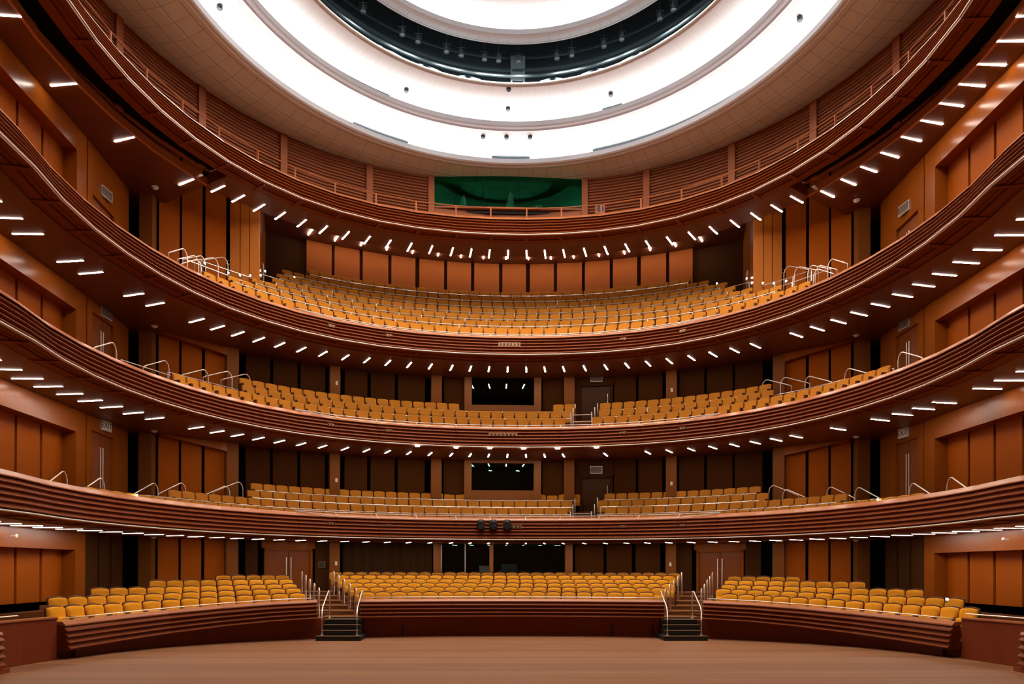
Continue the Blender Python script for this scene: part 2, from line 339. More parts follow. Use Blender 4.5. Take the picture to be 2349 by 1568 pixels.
# ------------------------------------------------------------------ balconies
def wave_profile(z0, z1, o0, o1, n, amp):
    out = []
    for i in range(n):
        for fr, a in ((0, 0), (.26, .03), (.42, .18), (.54, .62), (.66, .95), (.78, 1), (.88, .80), (.95, .42)):
            f = (i+fr)/n; out.append((o0+(o1-o0)*f - amp*a, z0+(z1-z0)*f))
    out.append((o1, z1)); return out
ENDJ = JOINTS
for k in (1, 2, 3, 4):
    Z = CAP[k]
    t = thing('balcony', (0, CY+11.7, Z-1.1), 'curved %s-tier balcony with ribbed wooden front and pale pipe along its foot' % TIER[k], 'balcony')
    prof = [(.02, Z-.08), (-.06, Z-.17), (-.08, Z-.19)] + wave_profile(Z-.20, Z-.98, -.09, -.39, 5, .095) + \
           [(-.44, Z-1.0), (-.44, Z-1.05), (-.36, Z-1.07), (.2, Z-1.0), (.2, Z-.1)]
    m = MB(); sweep(m, JOINTS, prof, True, .02); m.build('fascia', 'fascia', t)
    m = MB(); sweep(m, JOINTS, [(.30, Z-.03), (.30, Z), (.04, Z), (.0, Z-.012), (-.16, Z-.15), (-.16, Z-.18), (.0, Z-.13), (.26, Z-.1)], True, .004); m.build('ledge', 'cap', t)
    m = MB(); sweep(m, JOINTS, [(-.36, Z-1.07), (-.28, Z-1.07), (-.28, Z-1.03), (-.20, Z-1.03), (-.20, Z-1.07), (-.12, Z-1.07), (-.12, Z-1.03), (-.02, Z-1.03), (-.02, Z-1.08), (.30, Z-1.08), (.30, Z-1.0), (-.3, Z-.99)], True, 0); m.build('underside', 'fascia', t)
    m = MB(); m.tube([pol(d, -.50, Z-1.03) for d in JOINTS], .025, 6); m.build('lighting_pipe', 'pipe', t, True)
    for d in JOINTS:
        if abs(d) > 112: continue
        a, b = pol(d-.35, -.40), pol(d+.35, -.40); c, e_ = pol(d+.35, .28), pol(d-.35, .28)
        m = MB(); m.prism([a, b, c, e_], Z-1.105, Z-1.0); m.build('bracket', 'base', t)
    if k < 4:
        S = SOF[k]
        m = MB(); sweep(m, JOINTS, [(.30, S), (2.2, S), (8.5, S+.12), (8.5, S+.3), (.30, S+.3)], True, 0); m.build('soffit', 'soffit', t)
        m = MB(); sweep(m, JOINTS, [(.2, DECK[k]-.1), (.2, DECK[k]), (9 if k < 3 else 9, DECK[k]), (9, DECK[k]-.1)], True, 0); m.build('deck', 'carpet', t)
        # front safety rail standing off the ledge over the middle of the tier
        m = MB(); gd = [j for j in JOINTS if abs(j) <= 45]
        m.tube([pol(-45, .02, Z+.03)] + [pol(d, -.30, Z-.13) for d in gd[1:-1]] + [pol(45, .02, Z+.03)], .018, 6)
        m.build('front_rail', 'pipe', t, True)
        m = MB(); m.tube([pol(d, .05, Z+.06) for d in gd], .018, 6); m.build('top_rail', 'pipe', t, True)
        for d in gd[1:-1]:
            m = MB(); m.tube([pol(d, .05, Z+.06), pol(d, -.30, Z-.13)], .014, 5); m.build('rail_bracket', 'pipe', t)
    else:
        S = SOF[4]; mid = [d for d in JOINTS if abs(d) < 57]; mid = [-57.5]+mid+[57.5]
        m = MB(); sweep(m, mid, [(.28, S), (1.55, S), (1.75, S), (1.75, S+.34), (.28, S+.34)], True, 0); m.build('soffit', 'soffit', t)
        for s in (-1, 1):
            ds = [s*57.5]+[d*s for d in J if d > 58]
            bo = lambda d: 1.58-.0135*(abs(d)-57.5)
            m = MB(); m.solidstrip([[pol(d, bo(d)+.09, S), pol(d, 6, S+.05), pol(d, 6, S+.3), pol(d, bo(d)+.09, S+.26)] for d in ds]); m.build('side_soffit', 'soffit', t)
            m = MB(); m.solidstrip([[pol(d, bo(d), S), pol(d, bo(d)+.09, S), pol(d, bo(d)+.09, S+.28), pol(d, bo(d), S+.28)] for d in ds]); m.build('edge_beam', 'beam', t)
            m = MB(); sweep(m, ds, [(.2, S+.5), (1.6, S+.5), (1.6, S+.56), (.2, S+.56)], True, 0); m.build('walkway', 'black', t)
        m = MB(); sweep(m, mid, [(.2, S+.35), (1.6, S+.35), (1.6, S+.42), (.2, S+.42)], True, 0); m.build('walkway', 'carpet', t)

# ------------------------------------------------------------------ tube lights under the balconies
LA = [3.9, 7.75, 11.65, 15.95, 20.2, 24.4, 28.5, 32.6, 36.8, 40.8, 44.75, 48.55, 52.3, 55.9, 59.6, 63.3, 66.9, 70.6, 74.4, 78, 81.5, 85.1, 88.6, 92.3, 96, 99.7]
ALL = [-a for a in reversed(LA)] + [0] + LA
def near(a, lst): return any(abs(a-b) < 1.2 for b in lst)
OFF = {1: [],
       2: [-63.3, -99.7, 15.95, 24.4, 85.1, 66.9, 59.6],
       3: [-85.1, -74.4, -63.3, -48.5+100],
       4: [-88.6, -85.1, -78, -74.4, -66.9, -63.3]}
for k in (1, 2, 3, 4):
    n = 0
    for a in ALL:
        if near(a, OFF[k]): continue
        o1 = 1.05 if not (k == 4 and abs(a) > 57) else 1.69-.018*(abs(a)-60)
        o2 = o1+.88; r = .03; z = SOF[k]
        p0, p1 = mu.Vector(pol(a, o1)), mu.Vector(pol(a, o2)); d = (p1-p0).normalized(); q = mu.Vector((-d.y, d.x))*r
        n += 1
        c = (p0+p1)/2
        m = MB(); m.prism([tuple(p0-q), tuple(p1-q), tuple(p1+q), tuple(p0+q)], z-.006, z+.02)
        tag(m.build('tube_light', 'tube', origin=(c.x, c.y, z)), 'white tube light under the %s balcony, %s from the left' % (TIER[k], nth(n)), 'tube light', 'tube lights under the %s balcony' % TIER[k])
n = 0
for a in ALL:
    if abs(a) > 34: continue
    n += 1
    p0, p1 = mu.Vector(pol(a, 6.0)), mu.Vector(pol(a, 6.9)); d = (p1-p0).normalized(); q = mu.Vector((-d.y, d.x))*.026
    c = (p0+p1)/2; z = 17.22+EYE
    m = MB(); m.prism([tuple(p0-q), tuple(p1-q), tuple(p1+q), tuple(p0+q)], z-.006, z+.02)
    tag(m.build('tube_light', 'tube', origin=(c.x, c.y, z)), 'white tube light high over the rear seats of the third tier, %s from the left' % nth(n), 'tube light', 'tube lights over the rear of the third tier')

# ------------------------------------------------------------------ side walls and rear walls of the four levels
LV = [(.2, SOF[1]+.1), (DECK[1], SOF[2]+.12), (DECK[2], SOF[3]+.14), (DECK[3], SOF[4]+.06)]
LVN = ['stalls level', 'first balcony level', 'second balcony level', 'third balcony level']
LINTEL = [3.0, 7.05, 11.22, 16.69]
SIDE = {-1: 'left', 1: 'right'}
def mir(s, p): return (s*abs(p[0]), p[1])
def lerp(a, b, t): return tuple(x+(y-x)*t for x, y in zip(a, b))
def panel(p0, p1, z0, z1, label, mat='panel', t_=.07, group=None):
    m = MB(); m.wall(p0, p1, z0, z1, t_)
    c = lerp(p0, p1, .5)
    return tag(m.build('wood_panel', mat, origin=(c[0], c[1], z0)), label, 'panel', group)
def pilaster(p0, p1, z0, z1, label, t_=.3, mat='pil'):
    m = MB(); m.wall(p0, p1, z0, z1, t_); c = lerp(p0, p1, .5)
    return tag(m.build('pilaster', mat, origin=(c[0], c[1], z0)), label, 'pilaster')
def arcy(x, Rr=21.3, yc=13.1, off=0): return yc + sqrt((Rr+off)**2 - x*x)
def arcp(x, off=0, Rr=21.3, yc=13.1): return (x, arcy(x, Rr, yc, off))
def text(body, size, mat, parent, loc, rot, name='lettering'):
    cu = bpy.data.curves.new(name, 'FONT'); cu.body = body; cu.size = size; cu.align_x = 'CENTER'; cu.align_y = 'CENTER'; cu.extrude = .004
    o = bpy.data.objects.new(name, cu); COL.objects.link(o)
    me = bpy.data.meshes.new_from_object(o); bpy.data.objects.remove(o)
    me.materials.clear(); me.materials.append(M[mat]); q = bpy.data.objects.new(name, me); COL.objects.link(q)
    q.parent = parent; q.location = loc; q.rotation_euler = rot; return q
def exit_sign(x, y, z, rz, label, face='plate'):
    t = thing('exit_sign', (x, y, z), label, 'exit sign', rz=rz)
    for nm, mat, b in (('housing', 'alu', (-.30, .30, 0, .06, -.19, .19)), ('sign_face', face, (-.27, .27, -.012, 0, -.16, .16))):
        m = MB(); m.box(*b); o = m.build(nm, mat, None, origin=(0, 0, 0)); o.parent = t
    text('EXIT', .30, 'ink', t, (0, -.014, 0), (pi/2, 0, 0))
def pull(parent, x, y, z0, z1, r=.022):
    m = MB(); m.tube([(x, y, z0), (x, y, z1)], r, 6); return m.build('door_handle', 'steel', parent)
NDOOR = [0]
def door(p0, p1, z0, ztop, name_label, leaves=2, frame='wallwood', mid_pull=True, leaf='door'):
    """frame and leaves between plan points p0 and p1"""
    NDOOR[0] += 1
    c = lerp(p0, p1, .5)
    t = bpy.data.objects.new('door_%d' % NDOOR[0], None); COL.objects.link(t); t.location = (c[0], c[1], z0); struct(t, name_label)
    l = hypot(p1[0]-p0[0], p1[1]-p0[1]); f = .1/l
    m = MB(); m.wall(p0, lerp(p0, p1, f), z0, ztop+.1, .2); m.wall(lerp(p0, p1, 1-f), p1, z0, ztop+.1, .2); m.wall(p0, p1, ztop, ztop+.1, .2); m.build('door_frame', frame, t)
    a, b = lerp(p0, p1, f), lerp(p0, p1, 1-f)
    dx, dy = p1[0]-p0[0], p1[1]-p0[1]; nx, ny = -dy/l, dx/l
    if nx*c[0]+ny*(c[1]-19) < 0: nx, ny = -nx, -ny
    sh = lambda p, d: (p[0]+nx*d, p[1]+ny*d)
    for i in range(leaves):
        q0, q1 = lerp(a, b, (i+.01)/leaves), lerp(a, b, (i+.99)/leaves)
        m = MB(); m.wall(sh(q0, .1), sh(q1, .1), z0, ztop, .05); lf = m.build('door_leaf', leaf, t)
        q = sh(lerp(q0, q1, .9 if i == 0 else .1), .05)
        pull(lf, q[0], q[1], z0+.35, z0+(ztop-z0)*.85 if mid_pull else z0+1.4)
    return t

SL = [(-1, 'left'), (1, 'right')]
for s, sn in SL:
    # black voids behind everything
    m = MB()
    pts = [mir(s, p) for p in [(16.2, 4), (16.2, 28.6), (15.2, 29.6), (12.9, 31.2), (12.2, 32.2)]]
    for a, b in zip(pts, pts[1:]): m.wall(a, b, 0, 17.5, .15)
    struct(m.build('wall_'+sn, 'black'))
    for lv in range(4):
        z0, z1 = LV[lv]; zl = LINTEL[lv]; nm = LVN[lv]
        N0, N1, N2 = mir(s, (13.92, 2)), mir(s, (14.95, 23.75)), mir(s, (15.0, 24.4))
        D1, D2 = mir(s, (15.2, 26.9)), mir(s, (15.3, 27.75))
        bk = lambda y, d=0: mir(s, (14.3+.65*(y-10)/13.75+.45+d, y))
        # header, jamb, strip
        m = MB(); m.wall(N0, N1, zl, z1, .5); m.wall(N1, N2, z0, z1, .5); m.wall(mir(s, (14.96, 23.76)), mir(s, (15.5, 23.76)), z0, zl, .03)
        struct(m.build('wall_'+sn, 'wallwood'), 'orange wood wall framing the big recess, %s side, %s' % (sn, nm))
        ys = [23.76, 22.62, 22.5, 21.36, 21.24, 20.1, 19.98, 18.84, 18.72, 17.58, 17.46, 16.3, 16.18, 15.0]
        for i in range(0, 14, 2):
            if i > 10: continue
            panel(bk(ys[i]), bk(ys[i+1]), z0, zl+.3, 'orange wood panel in the %s side recess, %s, %s from the door end' % (sn, nm, nth(i//2+1)), group='recess panels, %s side, %s' % (sn, nm))
        if lv == 0:
            for i, (a, b) in enumerate(((24.42, 25.3), (25.42, 26.25), (26.37, 27.3))):
                panel(lerp(N2, D2, (a-24.4)/3.35), lerp(N2, D2, (b-24.4)/3.35), z0, z1, 'dark brown panel beside the %s recess at stalls level, %s from the stage end' % (sn, nth(i+1)), 'darkpanel')
        else:
            ztop = z0+[0, 3.33, 3.0, 2.9][lv]
            da, db = lerp(N2, D1, .14), lerp(N2, D1, .86)
            m = MB(); m.wall(lerp(N2, D1, .03), da, z0, z1, .2); m.wall(db, D1, z0, z1, .2); m.wall(da, db, ztop+.1, z1, .2); m.wall(D1, D2, z0, z1, .2)
            struct(m.build('wall_'+sn, 'wallwood'))
            door(da, db, z0, ztop, 'tall wooden double door in the %s wall, %s' % (sn, nm))
            zs = {1: 5.13, 2: 9.2, 3: 13.8}[lv]+EYE
            zs = max(zs, ztop+.32)
            c = lerp(N2, D1, .52)
            exit_sign(c[0]-s*.10, c[1], min(zs, z1-.27), (-pi/2+.08) if s > 0 else (pi/2-.08), 'white EXIT sign over the tall double door, %s side, %s' % (sn, nm), 'plate' if lv == 1 else 'dimplate')
        # pilaster and its bay of three panels
        ztp = z1+.02 if lv < 3 else 17.25+EYE
        P0, P1 = mir(s, (15.02, 28.0)), mir(s, (14.5, 28.0))
        pilaster(P0, P1, z0, z1, 'narrow brown pilaster between black slots, %s side wall, %s' % (sn, nm), .35)
        B0, B1 = mir(s, (14.75, 28.36)), mir(s, (12.2, 30.3))
        gaps = [(.10, .345), (.375, .625), (.665, .93)]
        for i, (a, b) in enumerate(gaps):
            panel(lerp(B0, B1, a), lerp(B0, B1, b), z0, ztp, 'orange wood panel next to the %s corner pilaster, %s, %s from the pilaster' % (sn, nm, nth(i+1)), group='corner bay panels, %s side, %s' % (sn, nm))
        if lv < 3:
            pilaster(mir(s, (12.2, 29.85)), mir(s, (11.8, 30.15)), z0, z1, 'brown pilaster at the %s end of the rear wall, %s' % (sn, nm), .5)
        if lv in (1, 2):
            H0, H1 = mir(s, (14.2, 28.15)), mir(s, (12.2, 29.85))
            m = MB(); l = hypot(H1[0]-H0[0], H1[1]-H0[1])
            dx, dy = (H1[0]-H0[0])/l, (H1[1]-H0[1])/l
            o = (-dy*s*-1*.3, 0)
            q = mir(s, (12.35, 30.1)); q0 = mir(s, (14.35, 28.4))
            m.prism([H0, H1, q, q0], [z1-.12, z1-.48, z1-.48, z1-.12], z1)
            tag(m.build('header_beam', 'wallwood'), 'sloping wood header beam over the %s corner panels, %s' % (sn, nm), 'beam')
# rear wall, levels 0-2
def rear(items, lv):
    z0, z1 = LV[lv]; n = 0; npil = 0; z1 += .03
    for kind, a, b in items:
        if kind in 'PD':
            n += 1; panel(arcp(a), arcp(b), z0, z1, 'dark panel on the rear wall, %s, %s from the left' % (LVN[lv], nth(n)), 'darkpanel' if kind == 'D' else 'panelshade', group='rear wall panels, '+LVN[lv])
        elif kind == 'C':
            npil += 1; pilaster(arcp(a, -.25), arcp(b, -.25), z0, z1, 'brown pilaster on the rear wall, %s, %s from the left' % (LVN[lv], nth(npil)), .4)
        elif kind == 'K':
            m = MB(); xs = frange(a, b, .35); rows = []
            for x in frange(a, b, .05):
                o = .05*sin(x*14); rows.append([(x, arcy(x, 21.3, 13.1, o), z0), (x, arcy(x, 21.3, 13.1, o), z1), (x, arcy(x, 21.3, 13.1, o+.03), z1), (x, arcy(x, 21.3, 13.1, o+.03), z0)])
            m.solidstrip(rows); c = arcp((a+b)/2)
            tag(m.build('acoustic_curtain', 'curtain', origin=(c[0], c[1], z0)), 'wide dark brown curtain on the rear wall beside the stalls control booth', 'curtain')
    m = MB()
    for a, b in zip(frange(-13, 13, 1.3), frange(-13, 13, 1.3)[1:]):
        if any(k == 'W' and not (b < x0 or a > x1) for k, x0, x1 in items): continue
        m.wall(arcp(a, .5), arcp(b, .5), z0, z1, .1)
    struct(m.build('wall_back', 'black'))
M['panelshade'] = wood('shaded_panel_wood', (.052, .016, .004), (.064, .020, .005), (9, 9, .5), .8, .02)  # panel wood darkened, shade at the back of the tiers put into the colour
M['panel3'] = wood('upper_panel_wood', (.33, .084, .016), (.37, .098, .020), (9, 9, .5), .6, .08)
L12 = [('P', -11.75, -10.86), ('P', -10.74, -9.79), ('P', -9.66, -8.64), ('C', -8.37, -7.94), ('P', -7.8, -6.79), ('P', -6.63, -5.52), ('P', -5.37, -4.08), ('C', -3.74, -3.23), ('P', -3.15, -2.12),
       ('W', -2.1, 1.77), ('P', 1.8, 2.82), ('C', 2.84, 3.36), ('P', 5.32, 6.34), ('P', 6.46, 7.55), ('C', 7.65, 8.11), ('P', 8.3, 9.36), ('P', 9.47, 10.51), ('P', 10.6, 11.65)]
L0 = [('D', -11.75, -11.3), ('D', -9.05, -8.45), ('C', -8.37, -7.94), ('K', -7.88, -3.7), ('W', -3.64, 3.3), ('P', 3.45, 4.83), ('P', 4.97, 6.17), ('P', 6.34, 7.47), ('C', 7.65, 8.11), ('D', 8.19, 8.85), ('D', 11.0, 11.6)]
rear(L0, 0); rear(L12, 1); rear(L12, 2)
for lv in (1, 2):
    z0, z1 = LV[lv]
    door(arcp(3.6), arcp(5.25), z0+.3, z0+2.95, 'dark door in the rear wall at the aisle, '+LVN[lv], 1, 'panelshade', True, 'darkdoor')
    m = MB(); m.wall(arcp(3.4), arcp(5.3), z0+3.05, z1, .2); m.wall(arcp(3.4), arcp(3.6), z0, z1, .2); struct(m.build('wall_back', 'panelshade'))
    x = 4.45; exit_sign(x, arcy(x)-.12, z0+3.32, 0, 'dim EXIT sign over the dark rear aisle door, '+LVN[lv], 'dimplate')
for a, b, sn in ((-11.05, -9.15, 'left'), (9.05, 10.95, 'right')):
    z0, z1 = LV[0]
    door(arcp(a), arcp(b), 1.1, 3.2, 'wooden double door behind the stalls, %s aisle' % sn)
    m = MB(); m.wall(arcp(a-.1), arcp(b+.1), 3.3, z1, .2); struct(m.build('wall_back', 'wallwood'))
    # window-like dark frame on the panel beside the left door
x = -8.75; m = MB(); y = arcy(x)-.1
t = thing('wall_monitor', (x, y, 2.55), 'small dark square screen in a brown frame beside the left stalls doors', 'screen')
m.box(x-.13, x+.13, y, y+.05, 2.43, 2.68); m.build('screen', 'dark', t)
m = MB(); m.box(x-.16, x+.16, y+.02, y+.06, 2.40, 2.71); m.build('screen_frame', 'frame', t)
# white switch plates on the pilasters
for x, z, wh in ((-8.1, 2.62, 'left rear pilaster, stalls level'), (7.86, 2.62, 'right rear pilaster, stalls level'), (-8.1, 6.55, 'left rear pilaster, first balcony level'), (7.9, 6.5, 'right rear pilaster, first balcony level'), (-8.1, 11.15, 'left rear pilaster, second balcony level'), (7.9, 11.0, 'right rear pilaster, second balcony level')):
    y = arcy(x)-.27; m = MB(); m.box(x-.055, x+.055, y-.02, y+.02, z-.09, z+.09)
    tag(m.build('switch_plate', 'plate', origin=(x, y, z)), 'small white switch plate on the '+wh, 'switch plate')

# ------------------------------------------------------------------ control booths
NW = [0]
def booth(x0, x1, zb, zt, lv, fl, label, mat='glass', panes=1, zfl=None, posts=()):
    """window between x0 and x1 on the rear wall, dark room behind, frame posts and sill wall"""
    z0, z1 = LV[lv]; NW[0] += 1
    y = min(arcy(x0), arcy(x1))-.12; c = (x0+x1)/2
    t = bpy.data.objects.new('window_%d' % NW[0], None); COL.objects.link(t); t.location = (c, y, zb); struct(t, label)
    m = MB()
    m.box(x0-.36, x0, y-.12, y+.5, z0, z1); m.box(x1, x1+.36, y-.12, y+.5, z0, z1); m.box(x0, x1, y-.10, y+.5, z0, zb); m.box(x0, x1, y-.10, y+.5, zt, z1)
    m.build('window_frame', 'frame', t)
    e = [x0]+list(posts)+[x1]
    for i in range(len(e)-1):
        m = MB(); m.box(e[i]+.01, e[i+1]-.01, y+.04, y+.055, zb, zt); m.build('pane', mat, t)
    for p in ([x0+.03]+list(posts) if posts else ()):
        m = MB(); m.box(p-.025, p+.025, y, y+.1, zb, zt); m.build('mullion', 'alu', t)
    m = MB(); m.box(x0-.3, x1+.3, y+3.0, y+3.1, z0-.1, z1+.4); m.box(x0-.4, x0-.3, y+.5, y+3.1, z0-.1, z1+.4); m.box(x1+.3, x1+.4, y+.5, y+3.1, z0-.1, z1+.4)
    m.box(x0-.4, x1+.4, y+.5, y+3.1, zb-.95, zb-.9); m.box(x0-.4, x1+.4, y+.4, y+3.1, z1+.3, z1+.4)
    m.build('booth_room', 'black', t)
    return y
booth(-1.76, 1.36, 3.86+EYE, 5.22+EYE, 1, 1, 'dark control booth window, first balcony level')
booth(-1.76, 1.36, 8.12+EYE, 9.62+EYE, 2, 2, 'dark control booth window, second balcony level')
y = booth(-3.27, 2.93, -.28+EYE, 1.2+EYE, 0, 0, 'wide control booth window behind the stalls', posts=(-2.06, -.82))
m = MB(); m.box(-.84, -.66, y-.13, y+.12, .3, SOF[1]+.1); m.box(-.80, -.70, y+.12, y+.2, .3, SOF[1]+.1)
tag(m.build('pilaster', 'frame', origin=(-.75, y, .3)), 'slim brown post dividing the stalls control booth window', 'pilaster')
def desk(y):
    t = thing('control_desk', (1.2, y+.9, 1.2), 'dark mixing desk behind the stalls control booth window', 'desk')
    m = MB(); m.prism([(-.4, y+.5), (2.7, y+.5), (2.7, y+1.2), (-.4, y+1.2)], [1.95]*4, [2.08, 2.08, 2.3, 2.3]); m.build('console', 'dark', t)
    for x in (-.3, 2.6):
        m = MB(); m.box(x-.03, x+.03, y+.6, y+1.1, 1.2, 1.95); m.build('leg', 'dark', t)
    t = thing('monitor', (.1, y+.45, 2.1), 'dark monitor seen through the stalls control booth window', 'monitor')
    m = MB(); m.box(-.25, .55, y+.40, y+.44, 2.2, 2.62); m.build('bezel', 'voidsteel', t)
    m = MB(); m.box(.1, .2, y+.42, y+.46, 2.05, 2.2); m.box(-.05, .35, y+.38, y+.5, 2.04, 2.06); m.build('stand', 'dark', t)
    t = thing('equipment_case', (-1.05, y+.3, 2.15), 'pale grey equipment case behind the stalls booth glass', 'case')
    m = MB(); m.box(-1.36, -.86, y+.15, y+.5, 2.1, 2.5); m.build('case_body', 'plate', t)
    m = MB(); m.box(-1.38, -.84, y+.13, y+.52, 2.5, 2.53); m.build('lid', 'alu', t)
desk(y)

# ------------------------------------------------------------------ the upper rear seating bowl of the third tier
UC = 17.25+EYE
m = MB(); rows = []
for d in frange(-62, 62, 6): rows.append([(pol(d, 1.75)[0], pol(d, 1.75)[1], UC), (14*sin(R(d))*1.9, 19.57+21*cos(R(d))+1, UC), (14*sin(R(d))*1.9, 19.57+21*cos(R(d))+1, UC+.1), (pol(d, 1.75)[0], pol(d, 1.75)[1], UC+.1)])
m.solidstrip(rows); struct(m.build('ceiling', 'soffit'))
m = MB(); sweep(m, [-57.5]+[d for d in JOINTS if abs(d) < 57]+[57.5], [(1.70, SOF[4]+.3), (1.75, SOF[4]+.3), (1.75, UC), (1.70, UC)]); struct(m.build('wall_back', 'soffit'))
A3 = dict(Rr=23.3, yc=15.5)
X3 = [(-10.55, -9.36), (-9.22, -7.98), (-7.82, -6.5), (-6.33, -5.05), (-4.83, -3.47), (-3.3, -1.96), (-1.78, -.37), (-.18, 1.16), (1.38, 2.74), (2.92, 4.3), (4.47, 5.82), (5.99, 7.27), (7.47, 8.75), (8.91, 10.05)]
for i, (a, b) in enumerate(X3):
    panel(arcp(a, 0, **A3), arcp(b, 0, **A3), 15.6, UC+.02, 'tall orange panel on the rear wall above the third tier seats, %s from the left' % nth(i+1), 'panel3', group='rear wall panels, third balcony level')
m = MB()
for a, b in zip(frange(-13, 13, 1.3), frange(-13, 13, 1.3)[1:]): m.wall(arcp(a, .25, **A3), arcp(b, .25, **A3), 12, UC+.1, .1)
struct(m.build('wall_back', 'darkpanel'))
for s, sn in SL:
    G0, G1 = mir(s, (12.5, 36.2)), mir(s, (10.65, 36.75))
    m = MB(); m.wall(G0, G1, 13, UC, .1); struct(m.build('wall_back', 'greywall'), 'plain grey brown wall beside the third tier orange panels, %s end' % sn)
    F0, F1 = mir(s, (12.25, 30.2)), mir(s, (10.95, 30.2))
    for i, (a, b) in enumerate(((.02, .34), (.37, .65), (.68, .99))):
        panel(lerp(F0, F1, a), lerp(F0, F1, b), 13, UC, 'brightened orange panel flanking the third tier seats, %s side, %s from the wall' % (sn, nth(i+1)), 'flank', t_=.1)
    # return wall with a door
    q = lambda y: mir(s, (10.95+(y-30.2)*.28, y))
    m = MB(); m.wall(q(30.25), q(32.6), 13, UC, .1); m.wall(q(34.2), q(36.3), 13, UC, .1); m.wall(q(32.6), q(34.2), 16.3, UC, .1); struct(m.build('wall_'+sn, 'wallwood'))
    door(q(32.6), q(34.2), 14.1, 16.2, 'wooden door beside the upper third tier seats, %s side' % sn, 1, mid_pull=False)
    # slanted wooden flap at the foot of the flank
    m = MB(); a, b = mir(s, (11.9, 29.95)), mir(s, (11.1, 29.95))
    m.prism([a, b, (b[0], 29.98), (a[0], 29.98)], [13.0, 13.0, 13.0, 13.0], [14.1, 13.2, 13.2, 14.1])
    tag(m.build('lean_panel', 'cap'), 'slanted wooden board at the foot of the brightened orange flank, %s side' % sn, 'board')

# ------------------------------------------------------------------ louvred wall, pilasters and rail of the top gallery
LC = [16, 28.3, 44.5, 59.3, 74, 89, 104, 118, 132]
LCS = [-a for a in reversed(LC)] + LC
zb, zt = SOF[4]+.43, ZR+.15
def lou(d0, d1, label):
    m = MB(); n = 24; prof = []
    for i in range(n):
        za = zb+(zt-zb)*i/n; h = (zt-zb)/n
        prof += [(1.40, za), (1.35, za+h*.12), (1.35, za+h*.55), (1.44, za+h*.7)]
    prof += [(1.5, zt), (1.5, zb)]
    sweep(m, [d0]+[j for j in JOINTS if d0+1 < j < d1-1]+[d1], prof)
    c = pol((d0+d1)/2, 1.4, zb)
    tag(m.build('louvre_panel', 'louvre', origin=c), label, 'louvre panel', 'louvre panels of the top gallery')
k = 0
for a, b in zip(LCS, LCS[1:]):
    if a == -16: continue
    k += 1; lou(a+.7, b-.7, 'brown louvred wall bay of the top gallery, %s from the left' % nth(k))
for i, a in enumerate(LCS):
    m = MB(); p, q = pol(a-.62, 1.28), pol(a+.62, 1.28); r_, s_ = pol(a+.62, 1.55), pol(a-.62, 1.55); m.prism([p, q, r_, s_], zb, zt)
    c = pol(a, 1.3, zb); tag(m.build('pilaster', 'rail', origin=c), 'flat brown pilaster between louvred bays of the top gallery, %s from the left' % nth(i+1), 'pilaster')
m = MB(); sweep(m, [-15.3, -4, 4, 15.3], [(1.36, zb), (1.36, 19.50), (1.6, 19.50), (1.6, zb)]); struct(m.build('wall_back', 'rail'), 'low brown wall under the green window of the top gallery')
NW[0] += 1
c = pol(0, 1.5)
t = bpy.data.objects.new('window_%d' % NW[0], None); COL.objects.link(t); t.location = (0, c[1], 19.5); struct(t, 'wide green tinted window at the back of the top gallery')
yw = pol(15, 1.42)[1]
for i in range(3):
    a, b = -3.55+i*2.37, -3.55+(i+1)*2.37
    m = MB(); m.prism([(a+.01, yw), (b-.01, yw), (b-.01, yw+.015), (a+.01, yw+.015)], 19.52, zt)
    m.v = [(x, y_-(z-19.52)*.08, z) for x, y_, z in m.v]; m.build('pane', 'greenglass', t)
m = MB(); m.box(-3.65, -3.55, yw-.1, yw+.1, 19.45, zt); m.box(3.55, 3.65, yw-.1, yw+.1, 19.45, zt); m.box(-3.65, 3.65, yw-.1, yw+.1, 19.42, 19.5); m.build('window_frame', 'rail', t)
m = MB(); m.box(-3.9, 3.9, yw+3.4, yw+3.5, 19.3, zt+.6); m.box(-3.9, -3.8, yw+.1, yw+3.5, 19.3, zt+.6); m.box(3.8, 3.9, yw+.1, yw+3.5, 19.3, zt+.6); m.box(-3.9, 3.9, yw+.1, yw+3.5, 19.3, 19.4); m.box(-3.9, 3.9, yw+.1, yw+3.5, zt+.5, zt+.6); m.build('booth_room', 'dark', t)
for x, h, wd, wh in ((-2.15, .95, .42, 'left'), (.12, 1.15, .55, 'central')):
    m = MB(); rows = []
    n = 26
    prof = [(.05, 19.52+h), (.2, 19.52+h*.85), (.34, 19.52+h*.5), (.42, 19.52+h*.2), (.5, 19.52)]
    for k in range(n+1):
        a = 2*pi*k/n; f = 1+.18*sin(a*5+x)
        rows.append([(x+r*wd*2*f*cos(a)*(.5 if z > 20 else .55), yw+.75+r*f*sin(a)*.8, z) for r, z in prof])
    m.quadstrip(rows); tag(m.build('plastic_sheet', 'film', smooth=True, origin=(x, yw+.75, 19.5)), 'clear plastic sheet draped in a peak behind the green window, %s one' % wh, 'plastic sheet')
t = thing('cardboard_box', (1.35, yw+.55, 19.5), 'small brown cardboard box behind the sill of the green window', 'box')
m = MB(); m.box(1.05, 1.65, yw+.4, yw+.75, 19.5, 19.88); m.build('box_body', 'card', t)
m = MB(); m.box(1.33, 1.37, yw+.395, yw+.755, 19.5, 19.885); m.build('tape', 'plate', t)
t = thing('loudspeaker', (5.0, pol(20, 1.2)[1], 19.2), 'small round loudspeaker standing by a louvred bay of the top gallery', 'loudspeaker')
x, y = pol(19.3, 1.0); m = MB(); m.box(x-.22, x+.22, y-.1, y+.15, 18.95, 19.4); m.build('cabinet', 'rail', t)
m = MB(); m.tube([(x, y-.12, 19.18), (x, y-.08, 19.18)], .16, 14); m.build('cone', 'dark', t)
